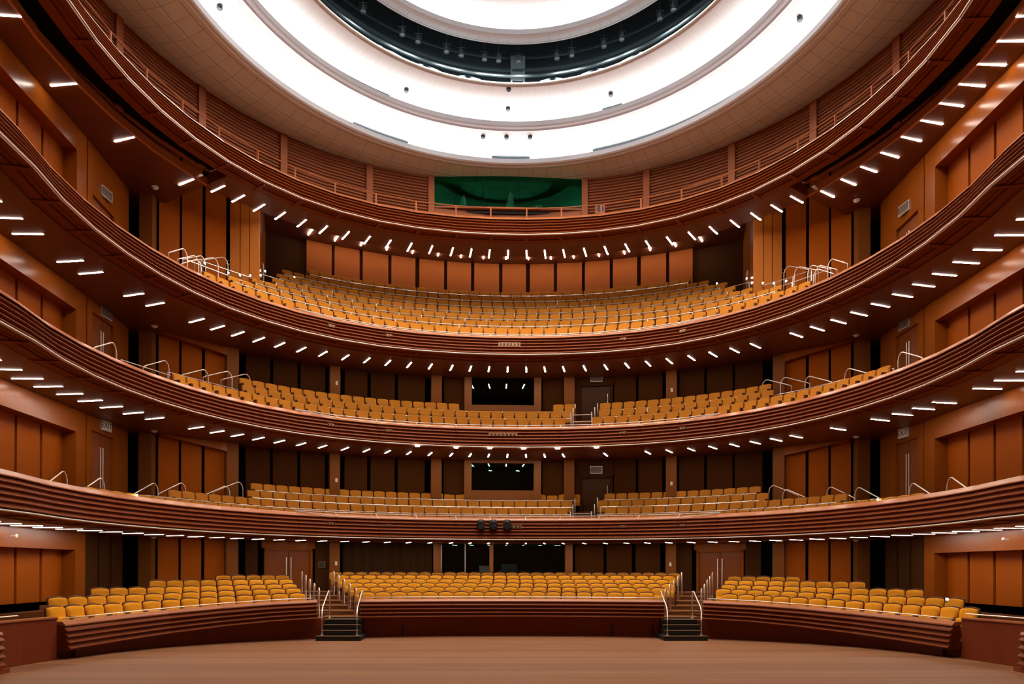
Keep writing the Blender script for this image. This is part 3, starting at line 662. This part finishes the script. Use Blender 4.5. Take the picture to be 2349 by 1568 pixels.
# gallery rail
t = thing('guard_rail', pol(0, .1, CAP[4]), 'thin brown safety rail along the top gallery front', 'guard rail')
m = MB(); m.tube([pol(d, .12, CAP[4]+.46) for d in JOINTS], .028, 5); m.build('top_rail', 'rail', t)
for d in JOINTS:
    if abs(d) > 104: continue
    p = pol(d, .12); m = MB(); m.box(p[0]-.03, p[0]+.03, p[1]-.03, p[1]+.03, CAP[4]-.02, CAP[4]+.46); m.build('post', 'rail', t)

# ------------------------------------------------------------------ stalls: front parapets, base, raked floor
def smooth_curve(cp, step=.1):
    """Catmull-Rom through control points, resampled"""
    P = [cp[0]]+cp+[cp[-1]]; out = []
    for i in range(1, len(P)-2):
        p0, p1, p2, p3 = P[i-1:i+3]
        for k in range(20):
            t = k/20
            out.append(tuple(.5*((2*b)+(-a+c)*t+(2*a-5*b+4*c-d)*t*t+(-a+3*b-3*c+d)*t**3) for a, b, c, d in zip(p0, p1, p2, p3)))
    out.append(cp[-1])
    res = [out[0]]; acc = 0
    for a, b in zip(out, out[1:]):
        l = hypot(b[0]-a[0], b[1]-a[1]); pos = step-acc
        while pos <= l:
            res.append(lerp(a, b, pos/l)); pos += step
        acc = (acc+l) % step
    return res
HALF = [(0, 24.34), (2.7, 24.2), (5.36, 23.75), (7.2, 23.1), (9.1, 22.15), (10.6, 20.9), (11.5, 19.5), (11.95, 18.25)]
FC = smooth_curve([(-x, y) for x, y in reversed(HALF[1:])]+HALF, .12)
BASE = [(x, y+.1) for x, y in HALF[:3]]+[(7.3, 23.2), (9.2, 22.25), (10.7, 21.0), (11.6, 19.6), (12.05, 18.3), (12.33, 17), (12.5, 14.5), (12.5, 4)]
BC = smooth_curve([(-x, y) for x, y in reversed(BASE[1:])]+BASE, .2)
def normals(C):
    out = []
    for i in range(len(C)):
        a, b = C[max(0, i-1)], C[min(len(C)-1, i+1)]; dx, dy = b[0]-a[0], b[1]-a[1]; l = hypot(dx, dy)
        out.append((-dy/l, dx/l))          # left of travel = away from the stage
    return out
FN = normals(FC); BN = normals(BC)
def off_pts(C, N, d): return [(x+n[0]*d, y+n[1]*d) for (x, y), n in zip(C, N)]
def sweepc(mb, C, N, prof, i0, i1, stride=4, fz=None):
    idx = list(range(i0, i1, stride))+[i1]
    mb.solidstrip([[(C[i][0]+N[i][0]*o, C[i][1]+N[i][1]*o, fz(i, z) if fz else z) for o, z in prof] for i in idx])
def fidx(x): return min(range(len(FC)), key=lambda i: abs(FC[i][0]-x))
PT, PB = 1.35, .69
def side_t(x): return min(1, max(0, (abs(x)-6.7)/5.25))
def drop(i, z):
    """the parapet sinks and grows a little towards its outer ends"""
    t = side_t(FC[i][0])**1.5; return z-.33*t-.11*t*(PT-z)/(PT-PB)
wavep = [(-.0, PT-.13)]+wave_profile(PT-.14, PB, -.02, -.16, 4, .085)+[(-.16, PB-.02), (.25, PB-.02), (.25, PT-.1)]
cuts = [0, fidx(-6.62), fidx(-5.32), fidx(5.32), fidx(6.62), len(FC)-1]
for a, b, nm in ((0, 1, 'left'), (2, 3, 'central'), (4, 5, 'right')):
    i0, i1 = cuts[a], cuts[b]; mid_ = FC[(i0+i1)//2]
    t = thing('stalls_parapet', (mid_[0], mid_[1], .6), '%s ribbed wooden parapet in front of the %s stalls block' % (nm, nm), 'parapet')
    m = MB(); sweepc(m, FC, FN, wavep, i0, i1, 13, drop); m.build('fascia', 'fascia', t)
    m = MB(); sweepc(m, FC, FN, [(.3, PT-.03), (.05, PT-.03), (-.06, PT-.10), (-.06, PT-.13), (.02, PT-.12), (.3, PT-.10)], i0, i1, 13, drop); m.build('ledge', 'cap', t)
    m = MB(); m.tube([(FC[i][0]+FN[i][0]*.16, FC[i][1]+FN[i][1]*.16, drop(i, PT)+.03) for i in list(range(i0+1, i1-1, 13))+[i1-1]], .02, 6); m.build('top_rail', 'steel', t, True)
    for i in range(i0+14, i1-8, 26):
        p = (FC[i][0]+FN[i][0]*.16, FC[i][1]+FN[i][1]*.16); zz = drop(i, PT); m = MB(); m.box(p[0]-.012, p[0]+.012, p[1]-.012, p[1]+.012, zz-.04, zz+.03); m.build('rail_bracket', 'steel', t)
def bidx(x): return min(range(len(BC)), key=lambda i: abs(BC[i][0]-x) + (0 if BC[i][1] > 18 else 99))
for a, b, nm in ((bidx(-11.9), bidx(-6.5), 'left'), (bidx(-5.25), bidx(5.25), 'front'), (bidx(6.5), bidx(11.9), 'right')):
    m = MB(); sweepc(m, BC, BN, [(0, 0), (0, .7), (.15, .7), (.15, 0)], a, b, 6, lambda i, z: z if z < .1 else z-.45*side_t(BC[i][0])**1.5)
    struct(m.build('wall_'+nm, 'base'), 'dark red wood wall rising from the stage floor')
for s, sn in SL:    # tall part of the side wall beyond the parapet, its cap rail, the near wave box
    t = thing('side_parapet', (s*12.4, 14, 0), 'plain dark red side wall with thin top rail beside the %s parapet end' % sn, 'parapet')
    ii = [i for i in range(len(BC)) if BC[i][0]*s > 0 and BC[i][1] < 18.35]; i0, i1 = min(ii), max(ii)
    m = MB(); sweepc(m, BC, BN, [(-.02, 0), (-.02, 1.08), (.2, 1.08), (.2, 0)], i0, i1, 6); m.build('side_panel', 'base', t)
    m = MB(); sweepc(m, BC, BN, [(-.05, 1.08), (-.05, 1.12), (.25, 1.12), (.25, 1.08)], i0, i1, 6); m.build('ledge', 'cap', t)
    m = MB(); m.tube([(BC[i][0]+BN[i][0]*.1, BC[i][1], 1.22) for i in range(i0, i1, 6)], .016, 5); m.build('top_rail', 'steel', t)
    t = thing('guard_rail', (s*12.75, 15.5, 1.1), 'short low steel rail on the dark side wall at the %s edge of the stage' % sn, 'guard rail')
    m = MB(); m.tube([(s*12.75, 16.3, 1.1), (s*12.75, 16.3, 1.5), (s*12.75, 13.5, 1.5)], .02, 6); m.build('rail', 'steel', t)
    m = MB(); m.tube([(s*12.75, 14.0, 1.1), (s*12.75, 14.0, 1.5)], .016, 6); m.build('post', 'steel', t)
    t = thing('stage_parapet', (s*11.8, 14.0, 0), 'end of a ribbed wooden parapet at the %s edge of the stage' % sn, 'parapet')
    m = MB(); pr = wave_profile(.88, .14, 0, -.05, 4, .09)
    e = Vx = mu.Vector
    c0, c1 = mu.Vector((s*11.9, 15.9)), mu.Vector((s*11.6, 11.0)); nrm = mu.Vector((-s, -.07)).normalized()
    m.solidstrip([[tuple(c+nrm*(-o))+(z,) for o, z in pr+[(.5, .14), (.5, .88)]] for c in (c0, c1)]); m.build('fascia', 'fascia', t)
    m = MB(); m.solidstrip([[tuple(c+nrm*(-o))+(z,) for o, z in [(-.06, .88), (-.02, .94), (.5, .97), (.5, .88)]] for c in (c0, c1)]); m.build('ledge', 'cap', t)
    m = MB(); m.solidstrip([[tuple(c+nrm*(-o))+(z,) for o, z in [(-.12, 0), (-.12, .1), (.5, .1), (.5, 0)]] for c in (c0+mu.Vector((0, .12)), c1)]); m.build('plinth', 'base', t)
DCEN, DSID = [.95, 2.15, 3.35, 4.6, 5.9, 7.2], [.92, 1.85, 3.0, 4.2, 5.5, 6.8]
ZTOP = [-.93+EYE, -.79+EYE, -.66+EYE, -.52+EYE, -.37+EYE, -.26+EYE]
def sstep(a, b, x): x = min(1, max(0, (x-a)/(b-a))); return x*x*(3-2*x)
def zrow(k, x): return ZTOP[k]-.20*max(0, 1-k/3)*side_t(x)**1.5
def row_d(k, x): return DCEN[k]+(DSID[k]-DCEN[k])*sstep(5.5, 9.5, abs(x))
m = MB(); rows = []
for i in range(0, len(FC), 4):
    x, y = FC[i]; n = FN[i]; prof = [(.25, 0), (.25, zrow(0, x)-.88)]
    for k in range(1, 6):
        d = row_d(k, x)-.55; prof += [(d, zrow(k-1, x)-.88), (d, zrow(k, x)-.88)]
    prof += [(row_d(5, x)+5, zrow(5, x)-.88), (row_d(5, x)+5, 0)]
    lim = 99 if n[1] > .75 else max(.6, (15.2-abs(x))/max(.1, abs(n[0])))
    rows.append([(x+n[0]*min(d, lim), y+n[1]*min(d, lim), z) for d, z in prof])
m.quadstrip(rows); struct(m.build('floor', 'carpet'), 'raked brown floor under the stalls seats')
# dark slots at the foot of the central stage front
for x, wh in ((-5.25, 'near the left stairs'), (-3.85, 'left of centre'), (3.55, 'right of centre'), (4.95, 'near the right stairs')):
    y = 24.45-(abs(x)/5.4)**2*.58; m = MB(); m.box(x-.03, x+.03, y-.05, y+.04, 0, .42)
    tag(m.build('black_bracket', 'dark', origin=(x, y, 0)), 'narrow black upright bracket on the central stage front, '+wh, 'bracket')
# stairs
for s, sn in SL:
    t = thing('staircase', (s*5.8, 23.3, 0), 'short black staircase with pale nosings up to the %s stalls aisle' % sn, 'staircase')
    for i in range(4):
        y0 = 22.75+i*.28; z = .165*(i+1); ex = .12 if i == 0 else 0
        m = MB(); m.box(s*5.8-.62-ex, s*5.8+.62+ex, y0, 24.2, z-.165, z-.012); st = m.build('step', 'blackstep', t)
        m = MB(); m.box(s*5.8-.62-ex, s*5.8+.62+ex, y0-.01, y0+.05, z-.02, z); m.build('nosing', 'nosing', st)
    t = thing('aisle_stairs', (s*7.4, 26, .6), 'carpeted stairs with pale nosings rising between %s and central stalls seats' % sn, 'stairs')
    for i in range(6):
        y0 = 24.2+i*1.05; xc = s*(6.05+.42*(y0-24.2)); z = .70+.14*i
        m = MB(); m.box(xc-.68, xc+.68, y0, y0+1.1, z-.3, z-.01); st = m.build('step', 'carpet', t)
        m = MB(); m.box(xc-.68, xc+.68, y0-.012, y0+.05, z-.025, z); m.build('nosing', 'nosing', st)
def hairpin(x, y, z, h, label, dx=0, dy=.32, group=None):
    t = thing('handrail', (x, y, z), label, 'handrail', group)
    m = MB(); pts = [(x+dx, y+dy, z)] + [(x+dx*(.5+.5*cos(a)), y+dy*(.5+.5*cos(a)), z+h+.12*sin(a)) for a in [R(v) for v in (0, 30, 60, 90, 120, 150, 180)]] + [(x, y, z)]
    m.tube(pts, .02, 6); m.build('rail', 'steel', t, True)
    for q in ((x, y), (x+dx, y+dy)):
        m = MB(); m.lathe(q[0], q[1], [(.001, z+.02), (.05, z+.02), (.05, z)], 10); m.build('foot_plate', 'steel', t)
for s, sn in SL:
    for side, q in ((-1, 'outer'), (1, 'inner')):
        for i in range(5):
            y0 = 24.6+i*1.05; xc = s*(6.05+.42*(y0-24.2)) - s*side*.66
            hairpin(xc, y0, .62+.14*i, .95, 'hooped steel handrail on the %s side of the %s stalls aisle, %s from the stage' % (q, sn, nth(i+1)), s*.13, .32)
    for q, xx in (('outer', s*6.38), ('inner', s*5.22)):
        t = thing('handrail', (xx, 23, 0), 'slender steel stair handrail on the %s edge of the black %s stairs' % (q, sn), 'handrail')
        m = MB(); m.tube([(xx, 22.95, .17), (xx, 22.95, .95), (xx, 23.05, 1.12), (xx, 23.85, 1.62), (xx, 23.98, 1.62), (xx, 24.0, 1.5), (xx, 24.0, .66)], .02, 6); m.build('rail', 'steel', t, True)
        for py, pz in ((22.95, .165), (24.0, .66)):
            m = MB(); m.lathe(xx, py, [(.001, pz+.015), (.05, pz+.015), (.05, pz-.01)], 10); m.build('foot_plate', 'steel', t)

# ------------------------------------------------------------------ seats
def slab(mb, wd, z0, z1, y0, y1, r=.06, arch=0, lean=0, bulge=0):
    """rounded upright cushion facing -y"""
    pts = []
    for cx, cz, a0 in ((wd/2-r, z1-r, 0), (-wd/2+r, z1-r, 90), (-wd/2+r, z0+r, 180), (wd/2-r, z0+r, 270)):
        for k in range(4):
            a = R(a0+k*30); pts.append([cx+r*cos(a), cz+r*sin(a)])
    # points across the top for the arch
    top = [[wd/2-r-(wd-2*r)*f, z1+arch*sin(pi*f)] for f in (.2, .4, .6, .8)]
    pts = pts[:4]+top+pts[4:]
    fy = lambda z: lean*(z-z0)
    ring_ = lambda y, g: [(x*(1-g), y+fy(z), (z-(z0+z1)/2)*(1-g)+(z0+z1)/2) for x, z in pts]
    rows = [ring_(y1, .04), ring_(y1-.01, 0), ring_(y0+.02, 0), ring_(y0, .06)]
    if bulge: rows.append(ring_(y0-bulge, .35))
    mb.solidstrip(rows)
def seat_parts():
    P = []
    m = MB(); slab(m, .52, .44, .90, -.09, 0, .07, .02, .16, .025); P.append(('backrest', 'seat', m))
    m = MB(); slab(m, .55, .36, .935, .0, .045, .07, .03, .16); P.append(('back_shell', 'seatwood', m))
    m = MB(); slab(m, .48, .36, .64, -.24, -.13, .05, 0, .10, .02); P.append(('seat_cushion', 'seat', m))
    for x in (-.275, .275):
        m = MB(); m.prism([(x-.03, -.36), (x+.03, -.36), (x+.03, .03), (x-.03, .03)], .60, .64); P.append(('armrest', 'seatwood', m))
        m = MB(); m.prism([(x-.022, -.26), (x+.022, -.26), (x+.022, .0), (x-.022, .0)], 0, .60); P.append(('leg', 'seatwood', m))
    return P
proto = None
def new_seat(loc, rz, label, group):
    global proto
    if proto is None:
        proto = thing('theatre_seat', loc, label, 'seat', group, rz); KIDS[proto.name] = []
        for nm, mat, m in seat_parts():
            o = m.build(nm, mat, None, True, origin=(0, 0, 0)); o.parent = proto; KIDS[proto.name].append(o)
        return proto
    return copy_thing(proto, loc, rz, label, group)
def place_along(pts, pitch):
    """points at even spacing along a polyline, with heading"""
    out = []; acc = pitch/2
    for a, b in zip(pts, pts[1:]):
        l = hypot(b[0]-a[0], b[1]-a[1])
        while acc <= l:
            out.append((lerp(a, b, acc/l), atan2(b[1]-a[1], b[0]-a[0]))); acc += pitch
        acc -= l
    return out
YMIN = [18.5, 19.9, 22.0, 24.4, 27.0, 29.6]
ROWN = ['front', 'second', 'third', 'fourth', 'fifth', 'rearmost']
for k in range(6):
    line = [(x+n[0]*row_d(k, x), y+n[1]*row_d(k, x)) for (x, y), n in zip(FC, FN)]
    blocks = {'left': [p for p in line if p[0] < -(7.35+.42*(p[1]-24.5)) and p[1] > YMIN[k] and p[0] > -14.35],
              'central': [p for p in line if abs(p[0]) < 5.45+.42*(p[1]-24.5)],
              'right': [p for p in line if 14.35 > p[0] > 7.35+.42*(p[1]-24.5) and p[1] > YMIN[k]]}
    for bn, pts in blocks.items():
        if bn == 'right': pts = pts[::-1]            # count from the outer end in both side blocks
        if bn == 'right': sp = [(p, h+pi) for p, h in place_along(pts, .568)]
        elif bn == 'left': sp = place_along(pts[::-1], .568)[::-1]; sp = [(p, h+pi) for p, h in sp]
        else: sp = place_along(pts, .568)
        if k == 5 and bn != 'central': sp = sp[:3] if len(sp) > 3 else sp
        for i, (p, h) in enumerate(sp):
            fr = {'left': 'outer end', 'central': 'left end', 'right': 'outer end'}[bn]
            new_seat((p[0], p[1], zrow(k, p[0])-.90), h, 'mustard tip-up seat, %s from the %s, %s row, %s stalls block' % (nth(i+1), fr, ROWN[k], bn), '%s stalls block, %s row' % (bn, ROWN[k]))
# balcony seats: uncountably many, one object
sb = MB()
def bulk_seat(x, y, z, h):
    c, s_ = cos(h), sin(h)
    def put(mb):
        b = len(sb.v)
        for (px, py, pz) in mb.v: sb.v.append((x+px*c-py*s_, y+px*s_+py*c, z+pz))
        sb.f.extend(tuple(b+i for i in f) for f in mb.f)
    for m_ in BULK: put(m_)
BULK = []
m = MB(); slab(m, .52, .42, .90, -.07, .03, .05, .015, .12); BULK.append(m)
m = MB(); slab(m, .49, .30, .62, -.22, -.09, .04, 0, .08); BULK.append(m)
bw = MB()
BULKW = []
for x in (-.275, .275):
    m = MB(); m.box(x-.03, x+.03, -.34, .04, .0, .62); BULKW.append(m)
m = MB(); slab(m, .54, .34, .925, .03, .06, .05, .02, .12); BULKW.append(m)
def bulk_wood(x, y, z, h):
    c, s_ = cos(h), sin(h)
    for mb in BULKW:
        b = len(bw.v)
        for (px, py, pz) in mb.v: bw.v.append((x+px*c-py*s_, y+px*s_+py*c, z+pz))
        bw.f.extend(tuple(b+i for i in f) for f in mb.f)
ROWS = {1: [(.85, 2.45, -82, 82), (1.62, 2.86, -64, 64), (2.4, 3.27, -48.5, 48.3), (3.15, 3.68, -46.5, 46.3)],
        2: [(.85, 7.01, -66, 74), (1.7, 7.53, -51, 51.6), (2.55, 8.05, -49.6, 49.8)],
        3: [(1.0+.93*i, 11.3+.66*i, -a, b) for i, (a, b) in enumerate(((60, 59.5), (53, 52), (47, 45), (42, 40.5), (40, 38), (38, 35), (33, 31)))]}
AISLE = {1: (13.9, 18.4), 2: (13.9, 18.4)}
for k, rws in ROWS.items():
    for i, (off, zt_, d0, d1) in enumerate(rws):
        zf = zt_+EYE-.90
        line = [pol(d, off) for d in frange(d0, d1, 1)]
        for (p, h) in place_along(line, .575):
            d = degrees(atan2(p[0], p[1]-CY))
            if k in AISLE and AISLE[k][0]-.5 < d < AISLE[k][1]+.5: continue
            if k == 2 and i == 2 and -10.2 < d < 8.6: continue
            bulk_seat(p[0], p[1], zf, h+pi*0); bulk_wood(p[0], p[1], zf, h)
        # risers under rows
        if i:
            m = MB(); sweep(m, [d0-2]+[j for j in JOINTS if d0-1 < j < d1+1]+[d1+2], [(off-.42, DECK[k]), (off-.42, zf), (off+.9 if i < len(rws)-1 else off+(3 if k == 3 else 1.2), zf), (off+.9 if i < len(rws)-1 else off+(3 if k == 3 else 1.2), DECK[k])])
            struct(m.build('floor', 'carpet'), 'carpeted riser under the %s balcony, %s row' % (TIER[k], ROWN[i] if i < 5 else nth(i+1)))
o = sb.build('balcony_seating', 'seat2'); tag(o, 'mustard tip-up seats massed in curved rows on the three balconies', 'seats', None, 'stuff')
bwo = bw.build('seat_shells', 'seatwood', o); bwo['kind'] = 'stuff'

# ------------------------------------------------------------------ guard rails between balcony rows
def guard(k, off, z, zf, d0, d1, label, step=2):
    ds = frange(d0, d1, 2.15)
    c = pol((d0+d1)/2, off, zf)
    t = thing('guard_rail', c, label, 'guard rail', 'guard rails of the %s balcony' % TIER[k])
    m = MB(); m.tube([pol(d, off, z) for d in ds], .021, 5); m.build('top_rail', 'steel', t)
    for i, d in enumerate(ds):
        if i % step and i != len(ds)-1: continue
        p = pol(d, off); m = MB(); m.tube([(p[0], p[1], zf), (p[0], p[1], z)], .022, 5); m.build('post', 'steel', t)
for k, rws in ROWS.items():
    for i, (off, zt_, d0, d1) in enumerate(rws):
        if i == 0: continue
        zf = rws[i-1][1]+EYE-.9; o_ = off-.46
        z = rws[i-1][1]+EYE + (.06 if k != 3 else .26)
        segs = [(d0, d1)] if k == 3 else [(d0, AISLE[k][0]-.5), (AISLE[k][1]+.5, d1)]
        for j, (a, b) in enumerate(segs):
            guard(k, o_, z, zf+.4, a, b, 'thin steel guard rail behind the %s row, %s balcony%s' % (ROWN[i-1] if i < 6 else nth(i), TIER[k], '' if k == 3 else (', long left stretch', ', stretch right of the aisle')[j]))
    if k < 3:
        for j, (a, b) in enumerate(((13.6, 14.4), (18.0, 18.8))):
            for q in range(3 if k == 2 else 3):
                p = pol((a, b)[1-j] if j else a, .6+q*.85)
                zz = DECK[k]+q*.4
                hairpin(p[0], p[1], zz, 1.0 if k == 2 else .95, 'hooped steel handrail, %s side of the rear aisle, %s balcony, %s from the front' % (('left', 'right')[j], TIER[k], nth(q+1)), .06, .3)
        t = thing('guard_rail', pol(16.2, .45, DECK[k]), 'short three bar steel barrier closing the aisle end, %s balcony' % TIER[k], 'guard rail')
        for q in range(3):
            m = MB(); m.tube([pol(d, .45, DECK[k]+.3+q*.32) for d in (14.2, 16.2, 18.2)], .016, 5); m.build('bar', 'steel', t)
        for d in (14.2, 18.2):
            p = pol(d, .45); m = MB(); m.tube([(p[0], p[1], DECK[k]), (p[0], p[1], DECK[k]+.96)], .02, 5); m.build('post', 'steel', t)

# ------------------------------------------------------------------ bent stair handrails at the tier ends
def stair_rail(k, d, off, label, dd=3.6, h0=.76, h1=1.2):
    D0 = DECK[k]; Z = D0+max(0, off-1.0)*[0, .5, .6, .71][k]; s = 1 if d > 0 else -1
    P = [pol(d, off, D0), pol(d, off, Z+h0), pol(d-s*.5, off, Z+h0+.08), pol(d-s*dd, off+.25, Z+h1+.12), pol(d-s*(dd+.4), off+.27, Z+h1+.12), pol(d-s*(dd+.8), off+.28, Z+h1+.02), pol(d-s*(dd+.95), off+.28, Z+h1-.14), pol(d-s*(dd+.95), off+.28, D0)]
    t = thing('handrail', P[0], label, 'handrail')
    m = MB(); m.tube(P, .02, 6); m.build('rail', 'steel', t, True)
    q = P[0]; m = MB(); m.lathe(q[0], q[1], [(.001, D0+.02), (.05, D0+.02), (.05, D0-.01)], 10); m.build('foot_plate', 'steel', t)
for k, lst in {1: [(88.5, 1.0), (82, 1.0), (71.5, 1.3), (65.5, 1.7), (57.5, 1.9), (54, 2.5)], 2: [(80, 1.0), (70, 1.2), (62, 1.6), (56.5, 2.2), (53, 2.4)], 3: [(67.5, .7), (64, 1.0), (63, 1.5), (60.5, 2.0), (57, 2.6), (54, 3.3), (49, 4.3), (45.5, 5.2)]}.items():
    for s, sn in SL:
        for i, (d, off) in enumerate(lst):
            if k == 2 and i == 0 and False: continue
            stair_rail(k, s*d, off, 'bent steel handrail at the %s end of the %s balcony, %s from the stage' % (sn, TIER[k], nth(i+1)), 4.6 if k < 3 else 3.6)
# low rails on the outer rows of the tiers
for k, a, b, off, h in ((1, 50, 72, 1.25, .95), (2, 51, 63, 2.0, 1.25), (2, 60, 74, 1.2, .85), (3, 47, 60, 2.2, 1.6), (3, 43, 55, 3.0, 2.2), (3, 40, 50, 3.9, 2.9)):
    for s, sn in SL:
        ds = frange(a*s, b*s, 3.2); zf = DECK[k]
        t = thing('guard_rail', pol((a+b)/2*s, off, zf), 'steel guard rail, %s end of the %s balcony, about %s above the deck' % (sn, TIER[k], {.95: 'waist height', 1.25: 'chest height', .85: 'seat height', 1.6: 'head height', 2.2: 'double height', 2.9: 'fifth row height'}[h]), 'guard rail')
        m = MB(); m.tube([pol(d, off, zf+h) for d in ds], .017, 5); m.build('top_rail', 'steel', t)
        for d in ds:
            p = pol(d, off); m = MB(); m.tube([(p[0], p[1], zf), (p[0], p[1], zf+h)], .02, 5); m.build('post', 'steel', t)

# ------------------------------------------------------------------ small lamps, fittings
def step_lamp(x, y, z, label):
    t = thing('step_light', (x, y, z), label, 'step light')
    m = MB(); m.lathe(x, y, [(.001, z+.034), (.022, z+.028), (.034, z), (.022, z-.028), (.001, z-.034)], 10); m.build('bulb', 'steplamp', t, True)
    m = MB(); m.box(x-.03, x+.03, y+.035, y+.08, z-.10, z+.06); m.build('housing', 'dark', t)
for s, sn in SL:
    for i, (d, off, h) in enumerate(((60.5, .75, .62), (54, 1.5, 1.0), (50.5, 2.1, 1.35), (47.5, 2.7, 1.75), (44.5, 3.4, 2.2), (42.5, 4.2, 2.8), (36.5, 5.2, 3.3))):
        if s > 0 and i == 0: continue
        p = pol(s*d, off); step_lamp(p[0], p[1], DECK[3]+h+.45, 'tiny glaring step light by the %s third tier seats, %s from the front' % (sn, nth(i+1)))
    p = pol(s*73, .75); step_lamp(p[0], p[1], DECK[1]+.86, 'glaring step light low at the %s end of the lowest balcony' % sn)
p = pol(-70.5, 1.0); step_lamp(p[0], p[1], DECK[1]+.82, 'smaller step light at the left end of the lowest balcony')
step_lamp(12.6, 19.6, 1.55, 'glaring step light on the right stalls block, by the outer seats')
# lamps clipped to the pipe of the second tier
for i, d in enumerate((-20.6, -12, -4.3, 3.5, 11.3, 20)):
    p = pol(d, -.50); z = CAP[2]-1.07
    t = thing('clip_lamp', (p[0], p[1], z), 'bright lamp clipped under the pale pipe of the second balcony, %s from the left' % nth(i+1), 'lamp', 'lamps on the second balcony pipe')
    m = MB(); m.box(p[0]-.09, p[0]+.09, p[1]-.03, p[1]+.03, z-.045, z-.005); m.build('bulb', 'steplamp', t)
    m = MB(); m.box(p[0]-.03, p[0]+.03, p[1]-.02, p[1]+.02, z-.005, z+.05); m.build('clamp', 'dark', t)
# three moving lights hanging on the lowest balcony's front rail
for i, (d, nm) in enumerate(((-6.2, 'leftmost'), (-3.4, 'central'), (-.2, 'rightmost'))):
    x, y = pol(d, -.40); z = CAP[1]-.30
    t = thing('stage_light', (x, y, z), 'black moving stage light on the front rail of the lowest balcony, %s of three' % nm, 'stage light', 'stage lights on the lowest balcony')
    m = MB(); m.lathe(x, y, [(.001, z+.18), (.13, z+.17), (.17, z+.08), (.17, z-.02), (.001, z-.02)], 14); m.build('base', 'dark', t)
    m = MB()
    for sx in (-1, 1): m.box(x+sx*.17-.02, x+sx*.17+.02, y-.06, y+.06, z-.22, z+.02)
    m.build('yoke', 'dark', t)
    m = MB(); rows = [[(x+r*cos(2*pi*q/14), y+yy, z-.16+r*sin(2*pi*q/14)) for q in range(14)] for r, yy in ((.02, .14), (.11, .13), (.14, .0), (.13, -.14), (.11, -.16))]; m.solidstrip(rows); m.build('head', 'dark', t)
    m = MB(); rows = [[(x+r*cos(2*pi*q/14), y+yy, z-.16+r*sin(2*pi*q/14)) for q in range(14)] for r, yy in ((.10, -.165), (.02, -.175))]; m.solidstrip(rows); m.build('lens', 'lens', t)
# socket plates let into the tier fronts
def plate(k, d, dz, wd, h, label, holes):
    x, y = pol(d, -.28); z = CAP[k]+dz
    t = thing('socket_plate', (x, y, z), label, 'socket plate', rz=R(-d))
    m = MB(); m.box(-wd/2, wd/2, -.03, .12, -h/2, h/2); o = m.build('plate', 'socketplate', None, origin=(0, 0, 0)); o.parent = t
    for i in range(holes):
        hx = (i-(holes-1)/2)*wd*.8/max(1, holes-1 or 1); m = MB()
        m.box(hx-wd*.22/holes, hx+wd*.22/holes, -.045, -.028, -h*.25, h*.25); o = m.build('socket', 'dark', None, origin=(0, 0, 0)); o.parent = t
plate(3, 0.2, -.50, 1.0, .16, 'long socket plate in the middle of the third tier front', 6)
plate(2, -1.2, -.42, 1.3, .13, 'long socket plate in the middle of the second tier front', 7)
plate(1, .9, -.44, .9, .13, 'socket plate in the middle of the lowest tier front beside the stage lights', 5)
for k in (1, 2, 3):
    for d, wh in ((-26.5, 'left of the centre'), (25.5, 'right of the centre'), (-38.5, 'far left'), (38, 'far right')):
        plate(k, d, -.45, .30, .10, 'small socket plate %s on the %s tier front' % (wh, TIER[k]), 3)
# smoke detectors on the side soffits
for k in (1, 2, 3, 4):
    for s, sn in SL:
        x, y = s*14.1, 27.4; z = SOF[k]+.07 if k < 4 else SOF[4]+.02
        t = thing('smoke_detector', (x, y, z), 'small round smoke detector on the soffit under the %s tier, %s corner' % (TIER[k], sn), 'smoke detector')
        m = MB(); m.lathe(x, y, [(.001, z-.13), (.05, z-.13), (.09, z-.10), (.09, z-.07)], 14); m.build('sensor', 'plate', t, True)
        m = MB(); m.lathe(x, y, [(.09, z-.075), (.13, z-.065), (.13, z-.02), (.001, z-.02)], 14); m.build('base_ring', 'plate', t)
for s, sn in SL:
    x, y = s*14.72, 19.9 if s > 0 else 20.2; z = 3.32
    t = thing('wall_sensor', (x, y, z), 'tiny white sensor on the wood header of the %s side wall at stalls level' % sn, 'sensor')
    m = MB(); m.lathe(x-s*.22, y, [(.001, z+.06), (.04, z+.04), (.04, z-.04), (.001, z-.06)], 10); m.build('sensor_body', 'plate', t, True)
    m = MB(); m.tube([(x-s*.2, y, z), (x-s*.02, y, z)], .02, 6); m.build('arm', 'plate', t)
